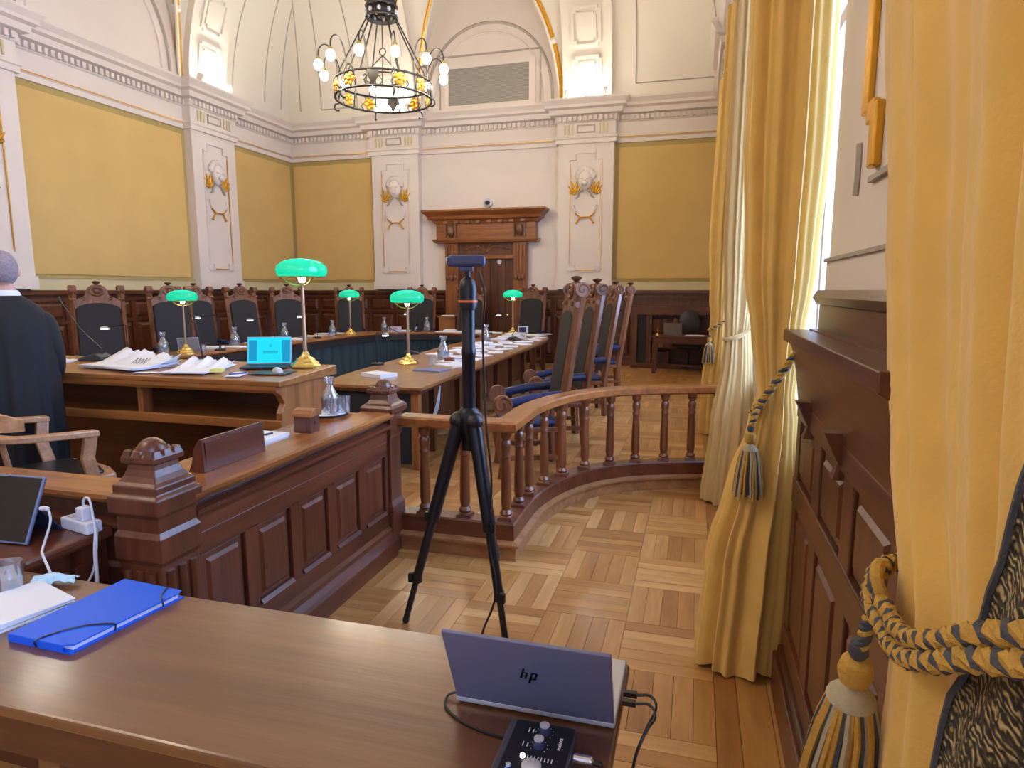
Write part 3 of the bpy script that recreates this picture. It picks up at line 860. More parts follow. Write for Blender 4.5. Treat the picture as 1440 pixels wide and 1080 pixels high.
# ================================================================ near table (camera side) and side counter
nt_ = thing('writing_table', (-1.2, 1.15, 0), 'polished oak table holding the silver laptop and blue folder', 'table')
MB().box(-2.9, -0.115, 0.895, 1.402, 0.722, 0.75).wb('table_top', TBX, nt_, bevel=0.006)
MB().box(-2.88, -0.135, 0.915, 1.382, 0.705, 0.722).wb('edge_moulding', TBX, nt_, bevel=0.006)
for y in (0.95, 1.34): MB().box(-2.8, -0.2, y-0.012, y+0.012, 0.60, 0.706).wb('apron', WDX, nt_)
for x in (-2.78, -0.2): MB().box(x-0.012, x+0.012, 0.95, 1.34, 0.60, 0.706).wb('apron', WDX, nt_)
for x in (-2.76, -1.3, -0.22):
    for y in (0.97, 1.32): MB().frustum((0.034,0.034),(0.03,0.03), 0, 0.70, c=(x, y)).wb('leg', TBX, nt_, bevel=0.004)
ct = thing('side_counter', (-2.4, 1.4, 0), 'dark oak counter against the partition, holding tablet and white power strip', 'counter')
MB().box(-2.95, -1.985, 1.425, 1.755, 0.722, 0.76).wb('counter_top', PTY, ct, bevel=0.012)
MB().box(-2.9, -2.02, 1.46, 1.75, 0.0, 0.722).wb('counter_body', PTZ, ct)
for k in range(3): MB().box(-2.02, -2.008, 1.475+k*0.07, 1.525+k*0.07, 0.1, 0.66).wb('counter_reed', PTZ, ct, bevel=0.006)

# ================================================================ advocate desk with open shelf
ad = thing('advocate_desk', (-4.2, 4.0, 0), 'tall oak advocate desk with open shelf, standing before the horseshoe table', 'desk')
DX0, DX1, DY0, DY1 = -5.9, -2.54, 3.53, 4.22
def dz(y): return 1.02 + 0.05*(y-DY0)          # gently sloping top
MB().prism([(DY0,0.985),(DY1,0.985),(DY1,dz(DY1)),(DY0,1.02)], 'x', DX0, DX1).wb('desk_top', DKX, ad, bevel=0.006)
MB().sweep([(0,0.94),(0.015,0.94),(0.03,0.96),(0.03,0.985),(0,0.985)], [(DX0, DY0+0.03), (DX1-0.03, DY0+0.03)]).wb('top_moulding', DKX, ad)
MB().box(DX0+0.05, DX1-0.04, DY0+0.06, DY1-0.1, 0.715, 0.74).wb('shelf', DKX, ad, bevel=0.006)
MB().box(DX0+0.05, DX1-0.04, DY0+0.05, DY0+0.075, 0.69, 0.755).wb('shelf_edge', DKX, ad, bevel=0.008)
MB().box(DX0+0.05, DX1-0.05, DY1-0.12, DY1-0.09, 0.02, 0.985).wb('modesty_panel', WDX, ad)
for c in (DX0+0.06, -3.73, DX1-0.06):
    side = [(DY0+0.06, 0.69),(DY0+0.13,0.69),(DY0+0.13,0.0),(DY1-0.1,0.0),(DY1-0.03,0.04),(DY1-0.03,0.985),(DY0+0.02,0.985),(DY0+0.02,0.95),(DY0+0.06,0.92),(DY0+0.10,0.86),(DY0+0.06,0.80)]
    if c == -3.73: side = [(DY0+0.07,0.74),(DY0+0.16,0.74),(DY0+0.16,0.985),(DY0+0.03,0.985),(DY0+0.04,0.95),(DY0+0.07,0.92)]
    MB().prism(side, 'x', c-0.022, c+0.022).wb('side_panel', DKZ, ad, bevel=0.004)

# ================================================================ horseshoe table
hs = thing('horseshoe_table', (-4.8, 9.0, 0), 'large horseshoe conference table with dark green pleated skirt', 'table')
outer = [(-2.27,5.15),(-2.30,6.0),(-2.33,7.5),(-2.38,9.2),(-2.44,10.8),(-2.62,11.6),(-3.05,12.25),(-3.7,12.55),(-4.6,12.62),(-5.5,12.58),(-6.1,12.4),(-6.6,11.9),(-6.88,11.2),(-7.0,9.5),(-7.0,7.5),(-7.0,5.9)]
inner = [(-3.28,5.15),(-3.42,6.0),(-3.55,7.5),(-3.66,9.2),(-3.72,10.8),(-3.8,11.3),(-4.0,11.75),(-4.35,12.03),(-4.75,12.12),(-5.2,12.12),(-5.6,12.02),(-5.95,11.75),(-6.13,11.2),(-6.24,9.5),(-6.34,7.5),(-6.30,5.9)]
so = spline([(a,b,0) for a,b in outer], 5); si = spline([(a,b,0) for a,b in inner], 5)
def band(z0, z1, sh=0.0):
    m = MB(); n = len(so); vs = []
    for z in (z0, z1):
        for a, b in zip(so, si):
            d = (a-b).normalized()*sh
            vs += [(a.x-d.x, a.y-d.y, z), (b.x+d.x, b.y+d.y, z)]
    fs = []
    for i in range(n-1):
        q = 2*i; t = 2*n
        fs += [(q,q+1,q+3,q+2), (t+q,t+q+2,t+q+3,t+q+1), (q,q+2,t+q+2,t+q), (q+1,t+q+1,t+q+3,q+3)]
    fs += [(0,2*n,2*n+1,1), (2*n-2,2*n-1,4*n-1,4*n-2)]
    return m.add(vs, fs)
TOPM = wood('horseshoe_oak', S(120, 76, 40), S(172, 120, 70), 'y', scale=9, rough=0.3, coat=0.35, stretch=0.15)
band(0.728, 0.76).wb('table_top', TOPM, hs, bevel=0.006)
band(0.70, 0.728, 0.02).wb('edge_moulding', WDY, hs)
# dark apron and pleated skirt on the inside
m = MB(); vs = []; fs = []
N = len(si)*7
def inner_pt(t, sh):
    q = t*(len(si)-1); i = min(int(q), len(si)-2); f = q-i
    p = si[i].lerp(si[i+1], f); d = (so[i].lerp(so[i+1], f) - p).normalized()
    return p + d*sh
for k in range(N+1):
    t = k/N
    for j, z in enumerate((0.02, 0.3, 0.62)):
        p = inner_pt(t, 0.06 + 0.03*math.sin(k*2*PI/6)*(1.25-j*0.4))
        vs.append((p.x, p.y, z))
for k in range(N):
    for j in range(2): fs.append((3*k+j, 3*k+3+j, 3*k+4+j, 3*k+1+j))
m.add(vs, fs).wb('skirt', SKT, hs, smooth=True)
m = MB(); vs = []; fs = []
for k in range(121):
    p = inner_pt(k/120, 0.02); vs += [(p.x, p.y, 0.60), (p.x, p.y, 0.70)]
for k in range(120): fs.append((2*k, 2*k+2, 2*k+3, 2*k+1))
m.add(vs, fs).wb('skirt_band', BLK, hs)
MB().box(-3.2, -2.4, 5.19, 5.205, 0.05, 0.70).wb('end_cloth', BLK, hs)
for (x, y) in ((-2.36,5.22),(-3.1,5.24)): MB().box(x-0.035, x+0.035, y-0.035, y+0.035, 0, 0.70).wb('leg', DKZ, hs)
for k in range(8):
    y = 5.9 + k*0.75
    MB().box(-2.52-0.012*k, -2.46-0.012*k, y-0.03, y+0.03, 0, 0.70).wb('leg', WDK, hs)
for k in range(7):
    y = 5.95 + k*0.75
    MB().box(-2.85-0.02*k, -2.83-0.02*k, y, y+0.7, 0.05, 0.68).wb('modesty_panel', WDK, hs)
for (x, y) in ((-6.85,6.0),(-6.85,8.0),(-6.85,10.0),(-6.5,11.8),(-5.6,12.5),(-4.3,12.5),(-3.2,12.1)):
    MB().box(x-0.03, x+0.03, y-0.03, y+0.03, 0, 0.70).wb('leg', WDK, hs)

# ================================================================ high-backed carved chairs
def make_chair(label):
    t = thing('throne_chair', (0,0,0), label, 'chair', None)
    def ly(z): return 0.22 + max(0, z-0.45)*0.155
    def shear(p): return (p[0], p[1] + ly(p[2]), p[2])
    for s_ in (-1, 1):
        x = s_*0.275
        post = MB().tube([(x, 0.24, 0.0), (x, 0.225, 0.25), (x, ly(0.45), 0.45), (x, ly(1.1), 1.1), (x, ly(1.56), 1.56)], [0.040,0.042,0.046,0.042,0.044], 4)
        po = post.build('back_post', CRV, t, smooth=30)
        yv, zv = ly(1.60)+0.0, 1.605
        for e in (-0.042, 0.042):
            sp = [(x+e, yv+math.cos(a)*r_, zv+math.sin(a)*r_) for a, r_ in [(k*0.55-1.2, 0.062-0.0040*k) for k in range(15)]]
            MB().tube(sp, [0.009]*14+[0.005], 6).build('volute_scroll', CRV, po, smooth=True)
        MB().cyl((x-0.042, yv, zv), (x+0.042, yv, zv), 0.060, n=20).build('volute', CRV, po, smooth=True)
        MB().cyl((x-0.036, ly(1.48)-0.02, 1.48), (x+0.036, ly(1.48)-0.02, 1.48), 0.026, n=12).build('post_boss', CRV, po, smooth=True)
        MB().tube([(x*0.98, -0.27, 0.44), (x*0.98, -0.285, 0.3), (x*0.98, -0.27, 0.12), (x*0.98, -0.28, 0.0)], [0.034,0.042,0.024,0.03], 10).build('leg', CRV, t, smooth=True)
        a = MB().tube(spline([(x*1.06, ly(0.74)-0.03, 0.72), (x*1.08, 0.0, 0.70), (x*1.08, -0.2, 0.66)], 5), [0.04]*11, 10).build('arm_pad', BLU, t, smooth=True)
        MB().cyl((x*1.08-0.036, -0.27, 0.645), (x*1.08+0.036, -0.27, 0.645), 0.082, n=20).build('arm_volute', CRV, a, smooth=True)
        sp = [(x*1.08+s_*0.036, -0.27+math.cos(q)*r_, 0.645+math.sin(q)*r_) for q, r_ in [(k*0.55, 0.08-0.0048*k) for k in range(15)]]
        MB().tube(sp, 0.011, 6).build('arm_scroll', CRV, a, smooth=True)
        MB().tube([(x*1.05, -0.25, 0.60), (x*1.03, -0.23, 0.52), (x, -0.25, 0.43)], [0.034,0.028,0.034], 8).build('arm_support', CRV, t, smooth=True)
        MB().box(x-0.02, x+0.02, -0.27, 0.22, 0.16, 0.20).build('stretcher', CRV, t)
    MB().box(-0.3, 0.3, -0.30, 0.24, 0.40, 0.45).build('seat_frame', CRV, t, bevel=0.01)
    MB().box(-0.285, 0.285, -0.29, 0.2, 0.45, 0.505).build('seat_cushion', BLU, t, bevel=0.025)
    MB().box(-0.27, 0.27, -0.03, 0.0, 0.15, 0.19).build('stretcher', CRV, t)
    # upholstered back with arched top
    arch = [(-0.25,0.56),(0.25,0.56),(0.25,1.34)] + [(0.25*math.cos(R(q)), 1.34+0.09*math.sin(R(q))) for q in range(15, 166, 15)] + [(-0.25,1.34)]
    MB().prism(arch, 'y', -0.045, 0.02, fn=shear).build('back_upholstery', BLK, t, bevel=0.008)
    crest = [(0.26*math.cos(R(q)), 1.335+0.095*math.sin(R(q))) for q in range(0, 181, 15)]
    crest = crest + [(-0.27,1.47),(-0.235,1.475),(-0.20,1.50),(-0.155,1.51),(-0.125,1.55),(-0.12,1.60),(-0.09,1.645),(-0.05,1.67),(0.05,1.67),(0.09,1.645),(0.12,1.60),(0.125,1.55),(0.155,1.51),(0.20,1.50),(0.235,1.475),(0.27,1.47)]
    cr = MB().prism(crest, 'y', -0.035, 0.02, fn=shear).build('crest_rail', CRV, t)
    m = MB().tube([shear((0.075*math.cos(R(q)), -0.04, 1.585+0.052*math.sin(R(q)))) for q in range(0, 360, 24)], 0.017, 8, closed=True)
    m.sphere(shear((0, -0.04, 1.585)), (0.045, 0.025, 0.032), 12)
    m.build('cartouche', CRV, cr, smooth=True)
    for s_ in (-1, 1):
        m = MB().tube([shear((s_*(0.15+0.03*math.cos(q)*(1-q/9)), -0.04, 1.485+0.03*math.sin(q)*(1-q/9))) for q in [k*0.6 for k in range(11)]], 0.011, 6)
        m.build('crest_scroll', CRV, cr, smooth=True)
    m = MB().lathe([(0.035,0),(0.02,0.012),(0.045,0.03),(0.05,0.045),(0.03,0.055),(0,0.06)], c=shear((0,-0.005,1.665)), n=12)
    m.build('finial', WDK, cr, smooth=True)
    return t
ch = make_chair('x')
def chair_at(first, bx, by, phi, label, group=None):
    # (bx, by): foot point below the middle of the chair's back; phi: facing angle in degrees
    f = Vector((math.cos(R(phi)), math.sin(R(phi)), 0))
    o = Vector((bx, by, 0)) + f*0.33
    return place(ch, first, o, R(phi)+PI/2, label, group)
chairs = [
 (-7.72, 6.90, -40, 'carved black-backed armchair at the end of the left table arm, next to the robed person'),
 (-7.78, 8.22, -30, 'carved black-backed armchair at the left table arm, in front of another chair\'s back'),
 (-8.20, 9.24, -20, 'carved black-backed armchair pushed back from the left table arm, half hidden by green lamp'),
 (-7.78, 9.88, -18, 'carved black-backed armchair before the left wall pilaster'),
 (-7.70, 11.10, -45, 'carved black-backed armchair at the far left bend of the table, behind the tall lamp'),
 (-7.38, 12.90, -58, 'carved black-backed armchair in the far corner behind a small green lamp'),
 (-5.88, 13.40, -80, 'carved black-backed armchair left of the carved door, behind green lamp'),
 (-4.72, 13.40, -90, 'carved black-backed armchair standing in front of the door'),
 (-3.36, 13.42, -100, 'carved black-backed armchair just right of the carved door'),
 (-1.08, 5.62, 201, 'carved armchair at the right table arm, closest to the balustrade'),
 (-1.08, 6.85, 200, 'carved armchair at the right table arm, second from the balustrade'),
 (-1.08, 8.50, 197, 'carved armchair at the right table arm, third from the balustrade'),
 (-1.08, 10.40, 190, 'carved armchair at the right table arm, farthest from the balustrade'),
]
for i, (x, y, p, lab) in enumerate(chairs):
    chair_at(i == 0, x, y, p, lab, 'carved chairs around the horseshoe table')

# ================================================================ captain's swivel chair inside the enclosure
cc = thing('swivel_armchair', (-3.74, 2.88, 0), 'pale oak swivel armchair with black leather seat inside the partition', 'chair', rz=R(-20))
# local: faces +y
seat = [(-0.30,-0.26),(-0.33,0.10),(-0.30,0.27),(-0.12,0.31),(0.12,0.31),(0.30,0.27),(0.33,0.10),(0.30,-0.26),(0.15,-0.32),(-0.15,-0.32)]
MB().prism(seat, 'z', 0.455, 0.50).build('seat_frame', PALE, cc, bevel=0.012)
MB().prism([(a*0.83, b*0.83) for a, b in seat], 'z', 0.495, 0.52).build('seat_leather', LEA, cc, bevel=0.012)
armp = spline([(-0.36,0.16,0.775),(-0.37,-0.05,0.79),(-0.33,-0.24,0.80),(-0.18,-0.34,0.815),(0,-0.36,0.82),(0.18,-0.34,0.815),(0.33,-0.24,0.80),(0.37,-0.05,0.79),(0.36,0.16,0.775)], 6)
m = MB(); vs = []; fs = []
for i, p in enumerate(armp):
    a = armp[max(0,i-1)]; b = armp[min(len(armp)-1,i+1)]; t = (b-a).normalized(); n = Vector((t.y,-t.x,0)).normalized()
    w = 0.036
    vs += [p+n*w+Vector((0,0,-0.018)), p-n*w+Vector((0,0,-0.018)), p-n*w+Vector((0,0,0.018)), p+n*w+Vector((0,0,0.018))]
for i in range(len(armp)-1):
    for k in range(4): fs.append((4*i+k, 4*i+(k+1)%4, 4*i+4+(k+1)%4, 4*i+4+k))
fs += [(3,2,1,0), tuple(4*(len(armp)-1)+k for k in range(4))]
m.add(vs, fs).build('arm_rail', PALE, cc, bevel=0.008)
for s_ in (-1, 1):
    MB().prism([(0.10,0.49),(0.17,0.49),(0.14,0.63),(0.16,0.765),(0.09,0.765),(0.07,0.63)], 'x', s_*0.33-0.018, s_*0.33+0.018, fn=lambda p: (p[0]+ (0.03 if p[0]>0 else -0.03)*(p[2]-0.49)/0.28, p[1], p[2])).build('arm_post', PALE, cc, bevel=0.006)
for k in range(5):
    a = R(-130 + 20*k)
    MB().tube([(0.27*math.cos(a), 0.27*math.sin(a), 0.49), (0.345*math.cos(a), 0.345*math.sin(a), 0.805)], 0.016, 8).build('back_spindle', PALE, cc, smooth=True)
m = MB()
m.grid(lambda u, v: (0.37*math.cos(R(-150+120*u)), 0.37*math.sin(R(-150+120*u)), 0.835+0.14*v*math.sin(PI*(0.15+0.7*u))), 12, 2); 
o = m.build('back_rail', PALE, cc); md = o.modifiers.new('solid', 'SOLIDIFY'); md.thickness = 0.03
MB().cyl((0,0,0.09), (0,0,0.455), 0.03, n=14).build('column', BPM, cc, smooth=True)
for k in range(4):
    a = R(45+90*k)
    MB().tube([(0.03*math.cos(a),0.03*math.sin(a),0.12),(0.2*math.cos(a),0.2*math.sin(a),0.09),(0.33*math.cos(a),0.33*math.sin(a),0.05)], [0.03,0.026,0.02], 8).build('foot', PALE, cc, smooth=True)
    MB().sphere((0.33*math.cos(a),0.33*math.sin(a),0.025), 0.025, 10).build('caster', BPL, cc, smooth=True)

# ================================================================ far right: small desk, office chair, built-in bookcase
bc = thing('bookcase', (-0.45, 13.8, 0), 'dark oak bookcase built along the end wall beside the curtains', 'bookcase')
for (x0, x1) in ((-1.25,-1.16),(-0.97,-0.86),(0.36,0.44)): MB().box(x0, x1, 13.62, 13.93, 0, 1.12).wb('upright', WDK, bc)
MB().box(-1.28, 0.44, 13.60, 13.93, 1.10, 1.28).wb('head_board', WDX, bc)
MB().box(-1.28, 0.44, 13.58, 13.93, 0, 0.1).wb('base_board', WDX, bc)
MB().box(-1.16, -0.97, 13.70, 13.72, 0.1, 1.1).wb('dark_door', plain('dark_door_brown', S(30, 18, 14), 0.5), bc)
for z in (0.42, 0.75): MB().box(-0.86, 0.36, 13.63, 13.93, z, z+0.022).wb('shelf', WDX, bc)
bcol = [plain('book_cloth_%d' % k, S(*c), 0.7) for k, c in enumerate([(74, 30, 24), (56, 40, 32), (92, 44, 30), (40, 36, 40), (110, 80, 56)])]
for zi, z in enumerate((0.1, 0.442, 0.772)):
    x = -0.845; k = 0
    while x < (-0.55, -0.45, -0.2)[zi]:
        w = rnd.uniform(0.05, 0.085); h = rnd.uniform(0.22, 0.28)
        if not (zi == 0 and k % 7 == 5):
            b_ = MB().box(0, w-0.003, -0.09, 0.09, 0, h).build('book', bcol[rnd.randrange(5)])
            b_.location = (x, 13.75, z)
            tag(b_, 'old %s book standing on the %s shelf of the dark bookcase' % ('cloth-bound', ('bottom', 'middle', 'top')[zi]), 'book', 'books on the %s bookcase shelf' % ('bottom', 'middle', 'top')[zi])
        x += w; k += 1
sd = thing('side_table', (-0.25, 13.0, 0), 'small dark table with grey laptop in front of the bookcase', 'table')
MB().box(-0.80, 0.30, 12.72, 13.28, 0.70, 0.73).wb('table_top', WDX, sd, bevel=0.004)
MB().box(-0.76, 0.26, 12.76, 13.24, 0.58, 0.70).wb('apron', WDX, sd)
for x in (-0.75, 0.25):
    for y in (12.78, 13.22): MB().frustum((0.035,0.035),(0.04,0.04), 0, 0.58, c=(x, y)).wb('leg', WDK, sd)
MB().box(-0.72, 0.22, 12.98, 13.02, 0.12, 0.16).wb('stretcher', WDX, sd)
oc = thing('office_chair', (-0.12, 13.42, 0), 'black office chair behind the small dark table', 'chair')
MB().sphere((0, 0, 0), (0.22, 0.05, 0.28), 16, M=Matrix.Translation((0, 0.1, 0.93))).build('backrest', LEA, oc, smooth=True)
MB().box(-0.24, 0.24, -0.12, 0.1, 0.44, 0.52).build('seat', LEA, oc, bevel=0.03)
MB().cyl((0,0,0.08), (0,0,0.44), 0.03).build('column', BPM, oc)
for k in range(5):
    a = R(18+72*k); MB().tube([(0,0,0.1),(0.13*math.cos(a),0.13*math.sin(a),0.05)], 0.02, 6).build('foot', BPL, oc)
MB().box(-0.02, 0.02, 0.06, 0.12, 0.5, 0.75).build('back_bar', BPM, oc)
# wooden stand with papers near the door
ws = thing('document_stand', (-5.3, 13.5, 0), 'low brown wooden stand with papers left of the door', 'stand')
MB().box(-5.48, -5.10, 13.42, 13.72, 0.0, 1.0).wb('stand_body', DKZ, ws)
MB().box(-5.50, -5.08, 13.38, 13.74, 1.0, 1.03).wb('stand_top', DKX, ws)
# ================================================================ chandelier
cl = thing('chandelier', (-4.56, 9.17, 4.38), 'wrought iron ring chandelier with glowing bulbs and gilt ornaments', 'chandelier')
def hoop(r, z, t, n=64): return MB().tube([(r*math.cos(2*PI*k/n), r*math.sin(2*PI*k/n), z) for k in range(n)], t, 6, closed=True)
hoop(0.70, 0, 0.016).build('lower_hoop', IRN, cl, smooth=True)
hoop(0.70, 0.22, 0.016).build('upper_hoop', IRN, cl, smooth=True)
hoop(0.30, 0.30, 0.010).build('inner_hoop', IRN, cl, smooth=True)
orn_g = GLD; NB = 12
for k in range(NB):
    a = 2*PI*(k+0.5)/NB
    M = Matrix.Rotation(a, 4, 'Z') @ Matrix.Translation((0.70, 0, 0.11))
    m = MB()
    if k % 3 == 0:
        m.prism([(-0.075,0.1),(0.075,0.1),(0.08,0.02),(0.03,-0.06),(0,-0.1),(-0.03,-0.06),(-0.08,0.02)], 'x', -0.006, 0.006, M=M)
        m.build('shield', IRN, cl)
    else:
        for q in range(5):
            b = 2*PI*q/5
            m.sphere((0, 0.06*math.cos(b), 0.06*math.sin(b)), (0.018, 0.042, 0.042), 8, M=M)
        m.sphere((0.01, 0, 0), 0.028, 8, M=M)
        m.build('gilt_rosette', GLD, cl, smooth=True)
    for s_ in (-1, 1):
        MB().tube([M @ Vector((0, s_*(0.09+0.035*math.sin(t*2)), -0.1+0.2*t/3.0)) for t in [q*0.3 for q in range(11)]], 0.007, 5).build('band_scroll', IRN, cl, smooth=True)
    # bulb arm: up from the ring, over, hanging bulb
    M2 = Matrix.Rotation(2*PI*k/NB + 0.12, 4, 'Z')
    pts = spline([(0.70,0,0.0),(0.66,0,0.35),(0.72,0,0.60),(0.82,0,0.67),(0.90,0,0.60),(0.915,0,0.48)], 5)
    ar = MB().tube([M2 @ p for p in pts], 0.010, 6).build('arm', IRN, cl, smooth=True)
    MB().lathe([(0.02,0.44),(0.035,0.45),(0.03,0.48),(0.012,0.5)], c=(0.915,0,0), n=10, M=M2).build('bulb_cap', BRS, ar, smooth=True)
    MB().sphere((0.915,0,0.385), (0.062,0.062,0.075), 14, M=M2).build('bulb', BULBM, ar, smooth=True)
    if k % 2 == 0:
        pts = [(0.70+0.06*math.sin(t)*1.2, 0, -0.02-0.05*t/1.6+0.02*math.sin(2*t)) for t in [q*0.4 for q in range(9)]]
        MB().tube([M2 @ Vector(p) for p in pts], 0.013, 6).build('hook', IRN, cl, smooth=True)
for k in range(8):
    a = 2*PI*k/8
    MB().tube([(0.21*math.cos(a),0.21*math.sin(a),1.13),(0.695*math.cos(a),0.695*math.sin(a),0.22)], 0.011, 6).build('suspension_rod', IRN, cl)
dr = MB()
dr.grid(lambda u, v: (0.22*math.cos(2*PI*u), 0.22*math.sin(2*PI*u), 1.13+0.12*v), 24, 1, cu=True).grid(lambda u, v: (0.215*math.cos(2*PI*u), 0.215*math.sin(2*PI*u), 1.30+0.25*v), 24, 1, cu=True)
do = dr.build('drum', IRN, cl, smooth=True); md = do.modifiers.new('solid', 'SOLIDIFY'); md.thickness = 0.012
for k in range(10):
    a = 2*PI*k/10
    MB().sphere((0.225*math.cos(a),0.225*math.sin(a),1.19), (0.03,0.03,0.035), 8).build('drum_leaf', SIL, do, smooth=True)
    MB().sphere((0.222*math.cos(a+.3),0.222*math.sin(a+.3),1.40), (0.035,0.035,0.05), 8).build('drum_rosette', BRS, do, smooth=True)
hoop(0.225, 1.13, 0.014, 32).build('drum_hoop', IRN, do, smooth=True); hoop(0.225, 1.28, 0.014, 32).build('drum_hoop', IRN, do, smooth=True)
MB().lathe([(0.0,1.12),(0.06,1.14),(0.06,1.5),(0.02,1.55),(0.02,ztop-4.38)], n=12).build('stem', IRN, cl, smooth=True)
m = MB()
for q in range(3):
    a = 2*PI*q/3
    m.tube([(0,0,0.62),(0.3*math.cos(a),0.3*math.sin(a),0.30)], 0.008, 5)
m.tube([(0.05*math.cos(R(t)),0,0.67+0.05*math.sin(R(t))) for t in range(0,360,30)], 0.008, 6, closed=True)
m.tube([(0,0,0.72),(0,0,1.15)], 0.008, 5)
m.build('centre_hanger', IRN, cl, smooth=True)

place(cl, False, (-4.56, 0.4, 4.38), 0.2, 'second iron ring chandelier, hanging over the public end of the hall')

# ================================================================ green glass lamps
def green_glass():
    m = bpy.data.materials.new('green_opal_glass'); m.use_nodes = True
    nt = m.node_tree; nt.nodes.clear()
    out = nt.nodes.new('ShaderNodeOutputMaterial')
    d = nt.nodes.new('ShaderNodeBsdfDiffuse'); d.inputs[0].default_value = (0.004, 0.24, 0.17, 1)
    t = nt.nodes.new('ShaderNodeBsdfTranslucent'); t.inputs[0].default_value = (0.004, 0.50, 0.37, 1)
    g = nt.nodes.new('ShaderNodeBsdfGlossy'); g.inputs['Roughness'].default_value = 0.08
    m1 = nt.nodes.new('ShaderNodeMixShader'); m1.inputs[0].default_value = 0.6
    m2 = nt.nodes.new('ShaderNodeMixShader'); m2.inputs[0].default_value = 0.06
    nt.links.new(d.outputs[0], m1.inputs[1]); nt.links.new(t.outputs[0], m1.inputs[2])
    nt.links.new(m1.outputs[0], m2.inputs[1]); nt.links.new(g.outputs[0], m2.inputs[2])
    nt.links.new(m2.outputs[0], out.inputs[0])
    return m
GRN = green_glass()
def make_lamp(power=3.2):
    t = thing('desk_lamp', (0,0,0), 'x', 'lamp')
    MB().lathe([(0.125,0),(0.125,0.012),(0.105,0.022),(0.10,0.035),(0.075,0.05),(0.07,0.065),(0.04,0.08),(0.03,0.10),(0.022,0.12)], n=8).build('base', BRS, t)
    MB().lathe([(0.018,0.115),(0.016,0.3),(0.014,0.62),(0.02,0.625),(0.02,0.64),(0.012,0.66)], n=14).build('stem', plain('aged_brass', S(176, 142, 110), 0.3, metal=0.8) if 'ABR' not in globals() else ABR, t, smooth=True)
    gl = MB().tube([(0.165*math.cos(2*PI*k/32),0.165*math.sin(2*PI*k/32),0.70) for k in range(32)], 0.006, 6, closed=True).build('gallery_ring', BRS, t, smooth=True)
    for k in range(3):
        a = 2*PI*k/3 + 0.4
        MB().tube([Vector((r_*math.cos(a), r_*math.sin(a), z)) for r_, z in ((0.02,0.635),(0.07,0.64),(0.12,0.665),(0.165,0.70))], 0.006, 6).build('gallery_arm', BRS, gl, smooth=True)
    MB().lathe([(0.168,0.70),(0.186,0.72),(0.192,0.755),(0.18,0.79),(0.14,0.82),(0.08,0.836),(0.02,0.84),(0.0,0.84)], n=36).build('shade', GRN, t, smooth=True)
    MB().lathe([(0.0,0.655),(0.022,0.66),(0.03,0.69),(0.028,0.73),(0.0,0.75)], n=12).build('bulb', emit('opal_bulb', (1, 0.9, 0.72, 1), 9.0), t, smooth=True)
    L = bpy.data.lights.new('lamp_light', 'POINT'); L.energy = power; L.color = (1.0, 0.86, 0.66); L.shadow_soft_size = 0.03
    lo = bpy.data.objects.new('lamp_light', L); col.objects.link(lo); lo.parent = t; lo.location = (0, 0, 0.765)
    return t
ABR = plain('aged_brass', S(176, 142, 110), 0.3, metal=0.8)
lamp = make_lamp()
for i, (x, y, z, lab) in enumerate([
    (-6.60, 7.18, 0.76, 'brass lamp with green glass shade on the left arm of the horseshoe table'),
    (-6.38, 11.15, 0.76, 'brass lamp with green glass shade at the far bend of the horseshoe table'),
    (-3.16, 6.80, 0.76, 'brass lamp with green glass shade on the right table arm near its free end'),
    (-3.44, 12.22, 0.76, 'brass lamp with green glass shade at the far right table bend, near the door'),
    (-2.72, 4.10, dz(4.10), 'tall brass lamp with green glass shade on the advocate desk beside the open laptop')]):
    place(lamp, i == 0, (x, y, z), 0.3*i, lab, 'green shaded desk lamps', scale=0.92 if i == 4 else 1.0)

# ================================================================ tripod with webcam
hub = Vector((-1.0, 2.80, 0))
tr = thing('tripod', tuple(hub), 'black tripod carrying the webcam, standing before the balustrade', 'tripod')
v_ = Vector((-0.336, 0.942, 0)); l_ = Vector((-0.942, -0.336, 0))
for k, f in enumerate((l_*0.315, l_*-0.157 + v_*-0.272, l_*-0.157 + v_*0.272)):
    d = f.normalized()
    top = d*0.045 + Vector((0,0,1.0)); end = Vector((f.x, f.y, 0.02))
    mid = top.lerp(end, 0.47); mid2 = top.lerp(end, 0.78)
    lg = MB().tube([top, mid], [0.034, 0.030], 14).build('leg', BPM, tr, smooth=True)
    MB().tube([mid, mid2], 0.022, 12).build('leg_section', BPL, lg, smooth=True)
    MB().tube([mid2, end], 0.015, 12).build('leg_section', BPL, lg, smooth=True)
    for p in (mid, mid2):
        MB().tube([p+Vector((0,0,0.02)), p-Vector((0,0,0.025))], 0.030 if p is mid else 0.024, 12).build('leg_clamp', BPL, lg, smooth=True)
        MB().box(p.x+d.x*0.03-0.012, p.x+d.x*0.03+0.012, p.y+d.y*0.03-0.012, p.y+d.y*0.03+0.012, p.z-0.025, p.z+0.02).build('clamp_lever', BPM, lg, bevel=0.004)
    MB().sphere((f.x, f.y, 0.018), 0.018, 10).build('rubber_foot', BPL, lg, smooth=True)
    MB().sphere(tuple(d*0.05 + Vector((0,0,1.0))), 0.042, 14).build('leg_joint', BPL, lg, smooth=True)
MB().lathe([(0.035,0.86),(0.035,0.93),(0.05,0.95),(0.055,1.02),(0.045,1.05),(0.034,1.06)], n=18).build('hub', BPM, tr, smooth=True)
MB().lathe([(0.031,1.05),(0.031,1.30),(0.034,1.305),(0.034,1.33),(0.031,1.335),(0.031,1.51)], n=18).build('column', BPM, tr, smooth=True)
hd = MB().lathe([(0.036,1.51),(0.042,1.53),(0.042,1.545)], n=20).build('head_base', BPL, tr, smooth=True)
